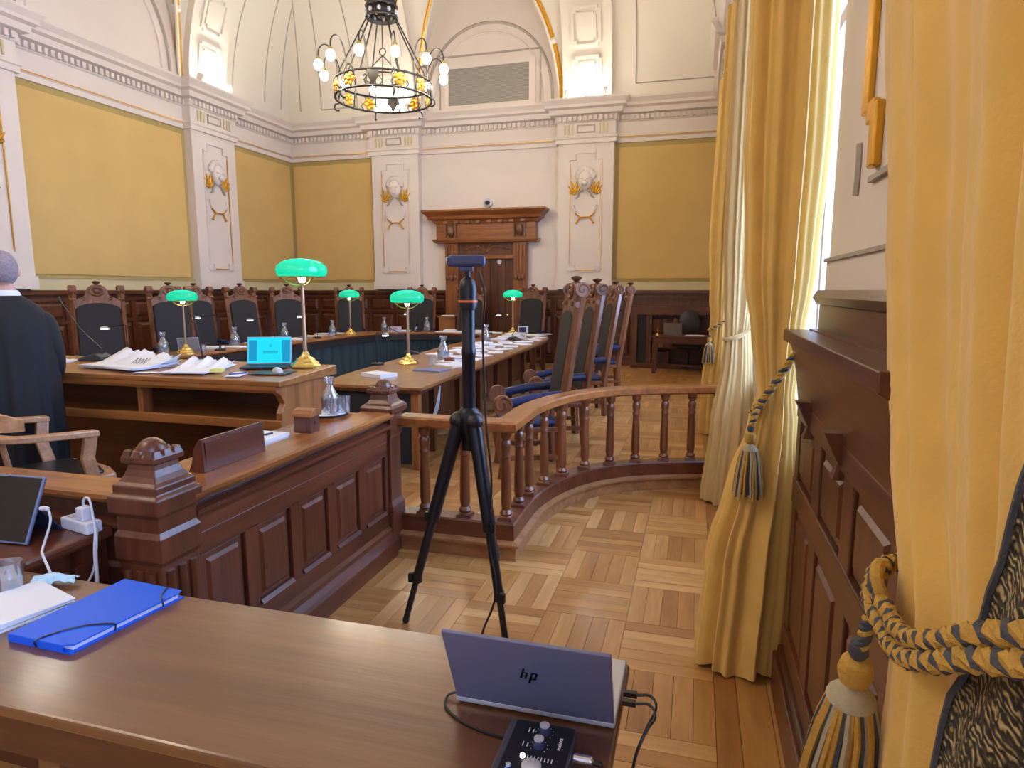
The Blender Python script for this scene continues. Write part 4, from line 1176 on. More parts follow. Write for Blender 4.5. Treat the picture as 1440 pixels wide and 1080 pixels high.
MB().lathe([(0.043,1.545),(0.044,1.55),(0.043,1.555)], n=20).build('orange_ring', plain('orange_ring', S(220, 110, 60), 0.4), hd, smooth=True)
MB().lathe([(0.040,1.555),(0.040,1.61),(0.034,1.64),(0.018,1.655),(0.012,1.66),(0.012,1.685)], n=20).build('ball_head', BPM, hd, smooth=True)
tc_ = thing('tripod_cable', tuple(hub + Vector((0.05, -0.03, 0))), 'thin black cable hanging down along the tripod', 'cable')
MB().tube(spline([(0.02,-0.02,1.68),(0.045,-0.015,1.58),(0.03,0,1.42),(0.035,0,1.2),(0.06,-0.05,1.0),(0.1,-0.1,0.75),(0.09,-0.12,0.5),(0.15,-0.2,0.28),(0.10,-0.25,0.1),(0.13,-0.3,0.01)], 6), 0.005, 6).build('cable', BPL, tc_, smooth=True)
wc = thing('webcam', tuple(hub + Vector((-0.005, 0, 1.685))), 'blue-grey bar webcam mounted on top of the tripod', 'webcam', rz=R(14))
MB().box(-0.085, 0.085, -0.022, 0.02, 0.018, 0.072).build('body', BLD, wc, bevel=0.016)
MB().box(-0.03, 0.03, -0.02, 0.02, 0, 0.02).build('mount', BLD, wc, bevel=0.004)
MB().cyl((-0.085,0,0.045),(-0.092,0,0.045), 0.018).build('end_lens', SIL, wc, smooth=True)

# ================================================================ near table: laptop, audio interface, folder
lp = thing('laptop', (-0.285, 1.17, 0.75), 'silver laptop seen from behind its lid on the near table', 'laptop')
MB().box(-0.165, 0.165, -0.01, 0.215, 0.004, 0.018).build('base', SIL, lp, bevel=0.004)
MB().box(-0.145, 0.145, 0.02, 0.12, 0.018, 0.0195).build('keyboard', BPL, lp)
ML = Matrix.Translation((0, -0.006, 0.016)) @ Matrix.Rotation(R(23), 4, 'X')
ld = MB().box(-0.163, 0.163, -0.004, 0.004, 0, 0.203, M=ML).build('lid', LAPG, lp, bevel=0.002)
MB().box(-0.155, 0.155, 0.004, 0.0046, 0.01, 0.197, M=ML).build('screen', BPL, ld)
MB().box(-0.12, 0.12, -0.008, 0.006, 0.006, 0.02).build('hinge', BPM, lp)
lg_ = plain('logo_black', S(20, 20, 26), 0.25, metal=0.3)
m = MB(); yy = -0.0046
def stroke(a, b, w=0.0022):
    (x0, z0), (x1, z1) = a, b
    m.prism([(x0-w, z0), (x0+w, z0), (x1+w, z1), (x1-w, z1)], 'y', yy-0.0004, yy, M=ML)
sl = 0.28
def P_(x, z): return (x + sl*z, 0.10 + z)
stroke(P_(-0.014,0), P_(-0.014,0.03)); stroke(P_(-0.005,0), P_(-0.005,0.018)); stroke(P_(0.005,-0.011), P_(0.005,0.019)); stroke(P_(0.014,0.001), P_(0.014,0.019))
for (x0, x1, z) in ((-0.014,-0.005,0.018),(0.005,0.014,0.019),(0.005,0.014,0.001)):
    a, b = P_(x0, z), P_(x1, z); m.box(a[0], b[0]+0.002, yy-0.0004, yy, a[1]-0.0016, a[1]+0.0016, M=ML)
m.build('logo', lg_, ld)
ucb = thing('usb_cables', (-0.115, 1.24, 0.765), 'black cables looping out of the silver laptop side', 'cable')
for k in range(2):
    MB().box(0, 0.028, -0.006+0.03*k, 0.006+0.03*k, -0.008, 0.002).build('plug', BPL, ucb)
    MB().tube(spline([(0.028,0.03*k,-0.003),(0.055,0.03*k+0.005,-0.004),(0.068,0.03*k-0.02,-0.012),(0.05,-0.05,-0.03),(0.03,-0.07,-0.10),(0.02,-0.05,-0.3)], 6), 0.003, 6).build('cord', BPL, ucb, smooth=True)
pwc = thing('power_cable', (-0.45, 1.17, 0.753), 'thin black cable curving from the laptop over the near table', 'cable')
MB().tube(spline([(0.0,0.01,0.01),(-0.02,0.0,0.004),(-0.015,-0.03,0.0),(0.03,-0.065,0.0),(0.09,-0.085,0.0),(0.15,-0.095,0.0),(0.165,-0.13,0.0)], 6), 0.0028, 6).build('cord', BPL, pwc, smooth=True)
ai = thing('audio_interface', (-0.247, 1.0, 0.75), 'black desktop audio interface with knobs and blue light', 'audio device')
MB().box(-0.064, 0.064, -0.11, 0.095, 0.0, 0.036).build('case', plain('grey_case', S(92, 92, 104), 0.4, metal=0.5), ai, bevel=0.004)
pl_ = MB().box(-0.05, 0.061, -0.108, 0.093, 0.036, 0.039).build('top_plate', plain('black_plate', S(18, 19, 26), 0.45), ai)
WM = plain('white_print', S(230, 234, 245), 0.5)
for (x, y) in ((0.008,0.068),(0.006,0.03)):
    kb = MB().lathe([(0.0105,0),(0.0095,0.012),(0.008,0.014)], c=(x,y,0.039), n=20).build('gain_knob', plain('knob_navy', S(44, 50, 88), 0.4), ai, smooth=True)
    MB().lathe([(0.009,0),(0.009,0.003),(0.006,0.004)], c=(x,y,0.053), n=20).build('knob_cap', SIL, kb, smooth=True)
    m = MB()
    for q in range(9):
        a = R(-130 + q*32 - 90 + 180)
        m.box(x+0.016*math.cos(a)-0.0007, x+0.016*math.cos(a)+0.0007, y+0.016*math.sin(a)-0.0007, y+0.016*math.sin(a)+0.0007, 0.039, 0.0395)
    m.build('dial_marks', WM, pl_, kind='stuff')
    MB().box(x-0.030, x-0.0285, y-0.006, y+0.006, 0.039, 0.0395).build('print_mark', WM, pl_)
    MB().box(x-0.022, x-0.020, y-0.006, y+0.004, 0.039, 0.0395).build('print_mark', WM, pl_)
MB().lathe([(0.018,0),(0.017,0.014),(0.014,0.016)], c=(0.008,-0.035,0.039), n=28).build('volume_knob', SIL, ai, smooth=True)
for q in range(8): MB().box(-0.008+q*0.0062, -0.0065+q*0.0062, -0.006, 0.003, 0.039, 0.0395).build('meter_mark', WM, pl_)
for (x, y, mt) in ((-0.034,-0.03,SIL),(-0.034,-0.046,emit('blue_light', (0.15, 0.4, 1.0, 1), 8)),(-0.016,-0.002,emit('white_led', (0.9, 0.95, 1, 1), 3))):
    MB().lathe([(0.0048,0),(0.0045,0.004),(0.002,0.005)], c=(x,y,0.039), n=14).build('button', mt, ai, smooth=True)
def text_mesh(txt, size, mat, name, parent, M):
    cu = bpy.data.curves.new(name, 'FONT'); cu.body = txt; cu.size = size; cu.extrude = 0.0002
    cu.align_x = 'CENTER'; cu.align_y = 'CENTER'; cu.resolution_u = 2
    tmp = bpy.data.objects.new('tmp_text', cu); col.objects.link(tmp)
    bpy.context.view_layer.update()
    me = bpy.data.meshes.new_from_object(tmp); me.name = name
    bpy.data.objects.remove(tmp)
    me.transform(M); me.materials.clear(); me.materials.append(mat)
    o = bpy.data.objects.new(name, me); col.objects.link(o); o.parent = parent
    return o
text_mesh('audient', 0.011, WM, 'maker_lettering', pl_, Matrix.Translation((0.041, 0.045, 0.0393)) @ Matrix.Rotation(R(90), 4, 'Z'))
xl = thing('xlr_cable', (-0.18, 1.045, 0.768), 'silver microphone plug with black cable in the audio interface', 'cable')
MB().lathe([(0.0085,0),(0.0085,0.03),(0.0075,0.034),(0.005,0.036)], n=18, M=Matrix.Rotation(R(90),4,'Y')).build('plug', plain('bright_metal', S(225, 225, 232), 0.15, metal=1.0), xl, smooth=True)
MB().tube(spline([(0.034,0,0),(0.05,-0.003,-0.004),(0.061,-0.03,-0.012),(0.064,-0.07,-0.014),(0.064,-0.12,-0.014)], 6), [0.0055]*6+[0.0035]*19, 8).build('cord', BPL, xl, smooth=True)

fo = thing('elastic_folder', (-1.47, 1.24, 0.75), 'bright blue elastic-band folder on the near table', 'folder')
FB = plain('folder_blue', S(0, 94, 230), 0.4, var=0.02)
MB().prism([(-0.115,-0.155),(0.085,-0.16),(0.125,0.15),(-0.095,0.165)], 'z', 0.0, 0.003).build('back_cover', FB, fo)
MB().prism([(-0.11,-0.14),(0.075,-0.145),(0.115,0.14),(-0.09,0.155)], 'z', 0.003, 0.018).build('paper_block', PAP, fo)
MB().prism([(-0.115,-0.155),(0.06,-0.16),(0.086,-0.15),(0.125,0.13),(0.118,0.15),(-0.095,0.165)], 'z', 0.018, 0.021).build('front_cover', FB, fo)
MB().prism([(-0.115,-0.156),(0.06,-0.161),(0.06,-0.157),(-0.115,-0.152)], 'z', 0.002, 0.02).build('front_flap', FB, fo)
MB().tube(spline([(-0.02,-0.160,0.004),(-0.018,-0.160,0.021),(0.005,-0.11,0.0225),(0.045,-0.07,0.0225),(0.097,-0.05,0.0225),(0.098,-0.05,0.005)], 5), 0.0022, 6).build('elastic_band', BPL, fo, smooth=True)
MB().tube(spline([(0.117,0.085,0.005),(0.115,0.085,0.0225),(0.09,0.11,0.0225),(0.07,0.152,0.0225),(0.07,0.156,0.006)], 5), 0.0022, 6).build('elastic_band', BPL, fo, smooth=True)
def sheet(name, w, h, z, mat, parent=None, bend=0.0, n=6, ph=0.0, ruffle=0.0):
    m = MB()
    m.grid(lambda u, v: ((u-0.5)*w, (v-0.5)*h, z + bend*max(0, math.sin(PI*u*1.0+ph))*v*v + ruffle*abs(math.sin(PI*3*u+ph))*max(0, v-0.45)*2), 12, n)
    o = m.build(name, mat, parent, smooth=True)
    md = o.modifiers.new('solid', 'SOLIDIFY'); md.thickness = 0.0015; md.offset = 1
    return o
ps = thing('paper_pile', (-1.74, 1.16, 0.75), 'pile of pale papers with pink sticky note on the near table', 'papers')
for k in range(7):
    o = MB().box(-0.105, 0.105, -0.145, 0.145, 0.003*k, 0.003*k+0.0024).build('sheet', PAP, ps)
    o.rotation_euler = (0,0,R(-14 + rnd.uniform(-3,3))); o.location = (rnd.uniform(-0.006,0.006), rnd.uniform(-0.006,0.006), 0)
MB().box(-0.05, 0.0, 0.0, 0.014, 0.0212, 0.0218).build('sticky_note', plain('pink_note', S(240, 90, 190), 0.6), ps)
def tumbler(loc, label, water=0.45, r=0.036, h=0.092, group=None):
    t = thing('water_glass', loc, label, 'glass', group)
    MB().lathe([(0.0,0.002),(r*0.86,0.0),(r*0.9,0.004),(r,h),(r*0.955,h),(r*0.82,0.012),(0,0.012)], n=24).build('tumbler', GLS, t, smooth=True)
    if water: MB().lathe([(0,0.013),(r*0.80,0.013),(r*0.88,0.012+(h-0.012)*water),(0,0.012+(h-0.012)*water)], n=24).build('water', WTR, t, smooth=True)
    return t
tumbler((-1.84, 1.28, 0.75), 'water glass half full beside the pale paper pile on the near table')
ms = MB(); q_ = random.Random(3)
jit = [[q_.uniform(-1,1) for _ in range(16)] for _ in range(16)]
ms.grid(lambda u, v: ((u-0.5)*0.12, (v-0.5)*0.055*(1-0.6*abs(u-0.4)), 0.012 + 0.010*jit[int(u*9)][int(v*6)] + 0.012*math.sin(PI*v)), 10, 6)
mk = ms.build('crumpled_tissue', plain('pale_blue_tissue', S(188, 222, 232), 0.5), smooth=False); mk.location = (-1.765, 1.355, 0.752); mk.rotation_euler = (0,0,R(20))
tag(mk, 'crumpled pale blue tissue lying behind the water glass', 'tissue')
ms = MB(); ms.tube(spline([(-0.025,0.006,0.010),(-0.012,-0.005,0.006),(0.008,-0.006,0.006),(0.028,0.008,0.012)], 5), [0.004]*4+[0.007]*8+[0.004]*4, 6)
mk = ms.build('torn_wrapper', plain('pale_wrapper', S(200, 226, 232), 0.5), smooth=True); mk.location = (-1.74, 1.30, 0.75)
tag(mk, 'small torn pale wrapper lying between glass and blue folder', 'wrapper')

# ================================================================ side counter: tablet, power strip
tb = thing('tablet', (-2.25, 1.52, 0.76), 'dark tablet propped on its kickstand on the side counter', 'tablet', rz=R(4))
MT = Matrix.Translation((0, 0, 0.005)) @ Matrix.Rotation(R(-24), 4, 'X')
MB().box(-0.16, 0.15, -0.004, 0.006, 0, 0.225, M=MT).build('body', plain('tablet_blue_grey', S(120, 136, 178), 0.3, metal=0.4), tb, bevel=0.003)
MB().box(-0.155, 0.142, -0.0052, -0.004, 0.006, 0.219, M=MT).build('screen', plain('dark_screen', S(12, 12, 16), 0.15), tb)
MB().prism([(0.055,0.115),(0.062,0.115),(0.150,0.002),(0.143,0.002)], 'x', -0.14, 0.14).build('kickstand', plain('kickstand_navy', S(40, 46, 70), 0.5), tb)
cb = thing('charging_cable', (-2.09, 1.55, 0.76), 'white cable hanging from the tablet over the counter edge', 'cable')
MB().tube(spline([(0.0,0.03,0.115),(0.03,0.03,0.115),(0.05,0.02,0.08),(0.06,-0.01,0.03),(0.08,-0.04,0.007),(0.12,-0.07,0.003),(0.20,-0.11,-0.04),(0.24,-0.125,-0.12),(0.25,-0.125,-0.2)], 7), [0.0075]*8+[0.004]*49, 8).build('cord', CRD, cb, smooth=True)
pw_ = thing('power_strip', (-2.07, 1.70, 0.76), 'white power strip with plugged charger on the side counter', 'power strip', rz=R(-12))
WP = plain('white_plastic', S(226, 226, 236), 0.4, var=0.01)
MB().box(-0.075, 0.085, -0.028, 0.028, 0, 0.042).build('strip_body', WP, pw_, bevel=0.006)
MB().lathe([(0.02,0),(0.02,0.002),(0.016,0.002)], c=(-0.035,0,0.041), n=18).build('socket', plain('socket_grey', S(190, 190, 200), 0.5), pw_, smooth=True)
MB().box(0.01, 0.052, -0.02, 0.02, 0.042, 0.088).build('charger_plug', WP, pw_, bevel=0.005)
MB().tube(spline([(0.03,0,0.088),(0.03,0,0.105),(0.045,0,0.122),(0.07,0.0,0.118),(0.10,-0.01,0.07),(0.125,-0.02,-0.02),(0.135,-0.05,-0.12),(0.12,-0.10,-0.18),(0.10,-0.14,-0.22)], 7), 0.004, 8).build('charger_cord', CRD, pw_, smooth=True)
MB().tube(spline([(0.085,0,0.02),(0.11,-0.01,0.015),(0.13,-0.03,-0.05),(0.16,-0.05,-0.15),(0.18,-0.08,-0.3)], 7), 0.0065, 8).build('mains_cord', CRD, pw_, smooth=True)
fcb = thing('floor_cable', (-1.62, 1.5, 0.006), 'white cable loop lying on the floor behind the near table', 'cable')
MB().tube(spline([(-0.2,0.1,0),(0,0.2,0.02),(0.12,0.05,0.0),(0.02,-0.1,0.0),(-0.15,0.0,0.01),(-0.1,0.1,0.0),(0.15,0.05,0),(0.4,0.0,0)], 8), 0.006, 8).build('cord', CRD, fcb, smooth=True)
fp = thing('ring_binder', (-1.84, 1.46, 0), 'black binder with blue edge lying on the floor behind the near table', 'binder', rz=R(35))
MB().box(-0.15, 0.15, -0.11, 0.11, 0.0, 0.006).build('cover', BPL, fp); MB().box(-0.15, 0.15, -0.11, 0.11, 0.034, 0.04).build('cover', BPL, fp)
MB().box(-0.15, -0.144, -0.11, 0.11, 0.0, 0.04).build('spine', FB, fp); MB().box(-0.14, 0.13, -0.10, 0.10, 0.006, 0.034).build('paper_block', PAP, fp)

# ================================================================ on the partition
nb = thing('name_board', (-1.87, 2.24, 0.885), 'blank brown wooden name board on the partition rail', 'name board')
MB().prism([(0.03,0),(0.03,0.03),(0.024,0.135),(0.014,0.135),(-0.012,0.10),(-0.03,0.03),(-0.045,0.0)], 'y', -0.19, 0.19).build('board', PTZ, nb, bevel=0.002)
MB().box(0.0275, 0.031, -0.175, 0.175, 0.012, 0.12).build('face', PTY, nb)
bx_ = thing('bell_box', (-1.885, 2.83, 0.885), 'small brown wooden box with curved lid and round hole on the partition', 'box')
MB().prism([(-0.04,0),(0.04,0),(0.04,0.085),(-0.04,0.085)], 'x', -0.05, 0.045).build('body', PTZ, bx_)
MB().prism([(-0.052,0.085),(0.052,0.085),(0.048,0.10),(0.03,0.116),(0,0.124),(-0.03,0.116),(-0.048,0.10)], 'x', -0.055, 0.055).build('lid', RLX, bx_, bevel=0.002)
MB().lathe([(0,0),(0.010,0),(0.010,0.0015),(0,0.0015)], n=14, M=Matrix.Translation((0.045,0,0.05)) @ Matrix.Rotation(R(90),4,'Y')).build('hole', BPL, bx_)
ty = thing('serving_tray', (-2.0, 3.22, 0.87), 'dark round tray with white inside on the partition ledge', 'tray')
MB().lathe([(0.0,0.03),(0.10,0.03),(0.105,0.036),(0.112,0.036),(0.11,0.025),(0,0.022)], n=30).build('rim', BPL, ty, smooth=True)
MB().lathe([(0.0,0.031),(0.095,0.031),(0.095,0.0335),(0,0.0335)], n=30).build('liner', PAP, ty, smooth=True)
MB().box(-0.09, 0.09, -0.10, 0.10, 0.0, 0.022).build('stand', RLY, ty)
def make_carafe():
    t = thing('water_carafe', (0,0,0), 'x', 'carafe')
    MB().lathe([(0,0.003),(0.048,0.0),(0.052,0.006),(0.05,0.07),(0.047,0.095),(0.03,0.125),(0.022,0.145),(0.022,0.165),(0.031,0.20),(0.029,0.20),(0.020,0.165),(0.020,0.145),(0.028,0.125),(0.044,0.095),(0.047,0.07),(0.046,0.012),(0,0.010)], n=22).build('bottle', GLS, t, smooth=True)
    MB().lathe([(0,0.011),(0.044,0.012),(0.045,0.07),(0.040,0.098),(0,0.098)], n=22).build('water', WTR, t, smooth=True)
    return t
cf = make_carafe()
for i, (x, y, z, lab) in enumerate([
    (-2.02, 3.27, 0.904, 'glass water carafe on the round tray behind the partition'),
    (-6.78, 6.98, 0.76, 'glass water carafe on the left table arm beside a green lamp'),
    (-6.72, 8.30, 0.76, 'glass water carafe in the middle of the left table arm'),
    (-6.72, 9.55, 0.76, 'glass water carafe on the left table arm behind the open laptop'),
    (-6.50, 10.70, 0.76, 'glass water carafe just before the far left bend of the table'),
    (-6.12, 12.05, 0.76, 'glass water carafe behind the lavender tissue box'),
    (-5.32, 12.38, 0.76, 'glass water carafe on the far table side left of the door'),
    (-2.95, 7.35, 0.76, 'glass water carafe on the right table arm beside the lamp'),
    (-3.25, 9.95, 0.76, 'glass water carafe among papers far along the right table arm')]):
    c = place(cf, i == 0, (x, y, z), i, lab, 'water carafes', scale=1.0 if i == 0 else 1.45)
for (x, y, z, lab) in ((-1.96, 3.19, 0.904, 'clear glass next to the carafe on the round tray'), (-1.93, 3.27, 0.904, 'upturned-looking clear glass at the tray edge behind the partition'),
    (-6.55, 7.45, 0.76, 'small glass beside the tablet on the left table arm'), (-6.68, 9.1, 0.76, 'small glass on the left table arm in front of a carved chair'),
    (-5.55, 12.35, 0.76, 'small white-rimmed glass on the far table side'), (-2.85, 6.75, 0.76, 'small glass at the foot of the lamp on the right table arm')):
    tumbler((x, y, z), lab, water=0.0, group='small water glasses')
nbk = thing('notebook', (-2.02, 2.62, 0.87), 'white notebooks stacked on the partition ledge behind the name board', 'notebook')
MB().box(-0.085, 0.085, -0.12, 0.12, 0, 0.010).build('lower_book', PAP2, nbk); MB().box(-0.085, 0.085, -0.11, 0.13, 0.010, 0.026).build('upper_book', PAP, nbk)
pn = MB().cyl((-0.02,-0.06,0), (0.03,0.06,0), 0.005, n=8).build('pen', BPL); pn.location = (-2.02, 2.63, 0.901); tag(pn, 'dark pen lying on the white notebooks', 'pen')

# ================================================================ advocate desk: laptop, mouse, papers, microphones
l2 = thing('laptop', (-3.03, 4.10, dz(4.0)), 'open laptop with glowing blue screen on the advocate desk', 'laptop', rz=R(24)); l2.scale = (0.88,)*3
MB().box(-0.18, 0.18, -0.24, 0.0, 0.004, 0.02).build('base', plain('laptop_black', S(44, 50, 64), 0.4), l2, bevel=0.003)
kb = MB()
for r_ in range(5):
    for q in range(12): kb.box(-0.16+q*0.027, -0.16+q*0.027+0.022, -0.14+r_*0.025, -0.14+r_*0.025+0.02, 0.02, 0.022)
kb.build('keyboard_keys', BPL, l2, kind='stuff')
M2 = Matrix.Translation((0, 0.0, 0.016)) @ Matrix.Rotation(R(-16), 4, 'X')
l2d = MB().box(-0.18, 0.18, 0.0, 0.008, 0, 0.235, M=M2).build('lid', plain('lid_silver', S(150, 170, 190), 0.4), l2, bevel=0.003)
SCR = emit('screen_cyan', (0.02, 0.72, 0.95, 1), 1.15); SCB = emit('screen_blue', (0.02, 0.36, 0.66, 1), 1.0)
MB().box(-0.172, 0.172, -0.001, 0.0, 0.012, 0.227, M=M2).build('screen', SCR, l2d)
MB().box(-0.165, -0.10, -0.0016, -0.001, 0.03, 0.205, M=M2).build('screen_bar', SCB, l2d); MB().box(0.105, 0.168, -0.0016, -0.001, 0.018, 0.205, M=M2).build('screen_bar', SCB, l2d)
MB().box(-0.05, 0.07, -0.0016, -0.001, 0.09, 0.115, M=M2).build('screen_text', emit('screen_text', (0.02, 0.55, 0.72, 1), 1.0), l2d)
MB().box(0.0, 0.022, -0.0016, -0.001, 0.145, 0.17, M=M2).build('screen_emblem', emit('screen_emblem', (0.02, 0.6, 0.8, 1), 1.0), l2d)
mm_ = MB().prism([(-0.13,-0.10),(0.13,-0.10),(0.13,0.10),(-0.13,0.10)], 'z', 0, 0.004).build('mouse_mat', BPL); mm_.location = (-2.78, 3.80, dz(3.80)+0.003); mm_.rotation_euler = (0,0,R(8)); tag(mm_, 'black mouse mat near the corner of the advocate desk', 'mouse mat')
mo = thing('computer_mouse', (-2.76, 3.82, dz(3.82)+0.006), 'silver computer mouse on the black mouse mat', 'mouse', rz=R(60))
MB().sphere((0,0,0), (0.032,0.058,0.036), 16, z0=0).build('shell', SIL, mo, smooth=True); MB().box(-0.003, 0.003, 0.015, 0.04, 0.026, 0.036).build('wheel', BPL, mo)
MB().tube(spline([(0,0.055,0.006),(0.03,0.12,0.006),(0.05,0.18,0.008)], 5), 0.003, 6).build('cord', BPL, mo, smooth=True)
def papers(name, loc, rz, label, n, ruffle, w=0.30, h=0.42, mat=PAP):
    t = thing(name, loc, label, 'papers', rz=R(rz))
    for k in range(n):
        o = sheet('sheet', w, h, 0.002+0.0035*k, mat, t, bend=0.006*k, ruffle=ruffle*(0.5+k/n), ph=0.35*k)
        o.rotation_euler = (0,0,R(rnd.uniform(-6,6)))
    return t
ppw = papers('open_documents', (-4.06, 3.86, dz(3.86)+0.001), -12, 'fanned white documents with handwritten scrawl on the advocate desk', 5, 0.055, 0.62, 0.40)
MB().tube([(0.10+0.012*k, -0.06+0.05*(k%2)+0.004*k, 0.030+0.035*(k%2)) for k in range(10)], 0.0018, 5).build('handwriting', plain('ink', S(30, 34, 60), 0.6), ppw)
papers('open_documents', (-3.40, 3.80, dz(3.80)+0.001), 12, 'lifted white sheets at the middle of the advocate desk beside the laptop', 3, 0.05, 0.34, 0.42)
papers('loose_sheet', (-4.85, 3.85, dz(3.85)+0.001), 8, 'white sheets at the robed person\'s elbow on the advocate desk', 2, 0.01, 0.3, 0.3)
papers('loose_sheet', (-3.66, 3.64, dz(3.64)+0.001), 25, 'narrow white slip between the two document piles on the advocate desk', 1, 0.0, 0.22, 0.08)
papers('note_pad', (-2.98, 3.68, dz(3.68)+0.001), 20, 'white note pad in front of the laptop on the advocate desk', 2, 0.0, 0.10, 0.20)
pn = MB().cyl((-0.03,-0.05,0), (0.03,0.05,0), 0.006, n=8).build('pen', plain('pen_blue', S(50, 70, 130), 0.4)); pn.location = (-2.97, 3.68, dz(3.68)+0.014); tag(pn, 'blue pen on the white note pad by the laptop', 'pen')
sn = MB().box(-0.04, 0.04, -0.035, 0.035, 0, 0.02).build('sticky_notes', plain('yellow_note', S(226, 224, 120), 0.6)); sn.location = (-3.17, 3.72, dz(3.72)+0.012); sn.rotation_euler = (0,0,0.4); tag(sn, 'pad of yellow sticky notes by the lifted sheets', 'sticky notes')
def mic(loc, rz, lean, label, L=0.5):
    t = thing('gooseneck_microphone', loc, label, 'microphone', 'table microphones', rz=R(rz))
    MB().prism([(-0.10,0),(0.10,0),(0.10,0.03),(0.05,0.055),(-0.06,0.03),(-0.10,0.012)], 'y', -0.07, 0.07).build('base', plain('mic_grey', S(52, 56, 62), 0.45) if 'MICG' not in globals() else MICG, t, bevel=0.008)
    MB().tube(spline([(0.06,0,0.045),(0.05,0,0.10),(lean*0.4,0,0.25),(lean,0,L)], 6), [0.006]*10+[0.0045]*9, 6).build('neck', BPL, t, smooth=True)
    MB().sphere((lean,0,L), (0.011,0.011,0.028), 8).build('capsule', BPL, t, smooth=True)
MICG = plain('mic_grey', S(52, 56, 62), 0.45)
mic((-4.62, 4.06, dz(4.06)), 10, -0.26, 'grey gooseneck microphone on the advocate desk near the robed person', 0.48)
mic((-3.60, 4.06, dz(4.06)), -40, -0.2, 'grey gooseneck microphone in the middle of the advocate desk behind the papers', 0.34)
mic((-3.62, 7.9, 0.76), 200, 0.28, 'dark gooseneck microphone at the inner edge of the right table arm', 0.34)
mic((-6.55, 9.25, 0.76), 30, -0.2, 'dark gooseneck microphone on the left table arm in front of a carved chair', 0.3)
mic((-2.95, 10.6, 0.76), 150, -0.25, 'dark gooseneck microphone far along the right table arm', 0.3)

# ================================================================ clutter on the horseshoe table
def led(loc, rz, label, hgt=0.42, reach=0.24):
    t = thing('reading_lamp', loc, label, 'lamp', 'black reading lamps', rz=R(rz))
    MB().lathe([(0.075,0),(0.075,0.02),(0.05,0.028)], n=18).build('base', BPL, t, smooth=True)
    for s_ in (-1, 1): MB().cyl((s_*0.012,0,0.025), (s_*0.012,0,hgt), 0.005, n=6).build('stem', BPM, t)
    MB().tube([(0,0,hgt),(reach,0,hgt-0.03)], 0.007, 6).build('arm', BPM, t)
    hd_ = MB().sphere((reach+0.03,0,hgt-0.035), (0.06,0.035,0.016), 12).build('head', SIL, t, smooth=True)
    MB().box(reach-0.01, reach+0.07, -0.025, 0.025, hgt-0.056, hgt-0.048).build('led_strip', LEDM, hd_)
led((-6.72, 6.35, 0.76), -170, 'black reading lamp with lit head at the end of the left table arm')
led((-6.42, 7.62, 0.76), 195, 'black reading lamp with lit head on the left arm next to the green lamp', 0.5, 0.28)
led((-6.45, 8.75, 0.76), 200, 'black reading lamp with lit head in the middle of the left arm', 0.42)
led((-6.45, 10.1, 0.76), 215, 'black reading lamp with lit head behind the open laptop and tall lamp', 0.42)
led((-5.45, 12.2, 0.76), 170, 'black reading lamp with lit head at the far left bend', 0.4)
led((-3.85, 11.95, 0.76), 60, 'black reading lamp with lit head at the far right bend of the table', 0.4)
led((-3.46, 6.62, 0.76), 100, 'black reading lamp beside the green lamp on the right table arm', 0.36, 0.3)
sheet_me = {}
solid = [(q, {'desk_lamp': 0.13, 'water_carafe': 0.05, 'reading_lamp': 0.07, 'gooseneck_microphone': 0.08, 'water_glass': 0.03}[q.name.split('.')[0]]) for q in col.objects if q.parent is None and q.name.split('.')[0] in ('desk_lamp', 'water_carafe', 'reading_lamp', 'gooseneck_microphone', 'water_glass')]
def stack(loc, rz, label, group, h=0.006, w=0.21, l=0.297, mat=PAP, name='paper_stack'):
    if group and any(math.hypot(loc[0]-q.location.x, loc[1]-q.location.y) < 0.14 + rr_ for q, rr_ in solid): return
    key = (round(h,3), w, l, mat.name)
    if key not in sheet_me: sheet_me[key] = MB().box(-w/2, w/2, -l/2, l/2, 0, h).mesh('paper_stack', mat)
    o = obj(name, sheet_me[key]); o.location = loc; o.rotation_euler = (0,0,R(rz)); tag(o, label, 'papers', group)
gr = random.Random(11)
for k in range(34):
    y = 7.0 + k*0.155
    stack((-2.58 - 0.006*k + gr.uniform(-0.04,0.06) - 0.27*(k % 3), y, 0.7601 + 0.0004*(k % 9)), gr.uniform(-60,60), ['thin white sheets', 'white paper pile', 'thick white paper pile'][k%3] + ' lying among others along the right arm of the horseshoe table', 'papers on the right table arm', h=[0.006,0.014,0.028][k%3])
for k in range(22):
    y = 6.1 + k*0.25
    stack((-6.50 - 0.25*(k % 2) + gr.uniform(-0.04,0.04), y, 0.7601 + 0.0004*(k % 9)), 90+gr.uniform(-25,25), ['thin white sheets', 'thick white paper pile', 'white paper pile'][k%3] + ' lying among others along the left arm of the horseshoe table', 'papers on the left table arm', h=[0.006,0.028,0.014][k%3])
for k in range(12):
    x = -5.8 + k*0.2
    stack((x, 12.36 + gr.uniform(-0.04,0.02), 0.7601), gr.uniform(-20,20), ['white paper pile', 'thin white sheets', 'thick white paper pile'][k%3] + ' on the far side of the horseshoe table', 'papers on the far table side', h=[0.016,0.006,0.045][k%3])
stack((-2.98, 5.72, 0.7601), 68, 'thick white document pile at the free end of the right table arm', None, h=0.035, mat=PAP)
stack((-2.66, 6.30, 0.7601), 80, 'blue-grey tablet folder at the edge of the right table arm', None, h=0.012, w=0.24, l=0.33, mat=plain('blue_grey_folder', S(110, 124, 166), 0.4), name='tablet_folder')
stack((-2.60, 6.80, 0.7601), 60, 'white open book beyond the blue-grey tablet folder', None, h=0.014, w=0.3, l=0.33, mat=PAP)
stack((-2.78, 7.12, 0.7601), 10, 'small red-brown case on the right table arm by the carafe', None, h=0.05, w=0.1, l=0.12, mat=plain('red_brown_case', S(130, 62, 44), 0.5), name='small_case')
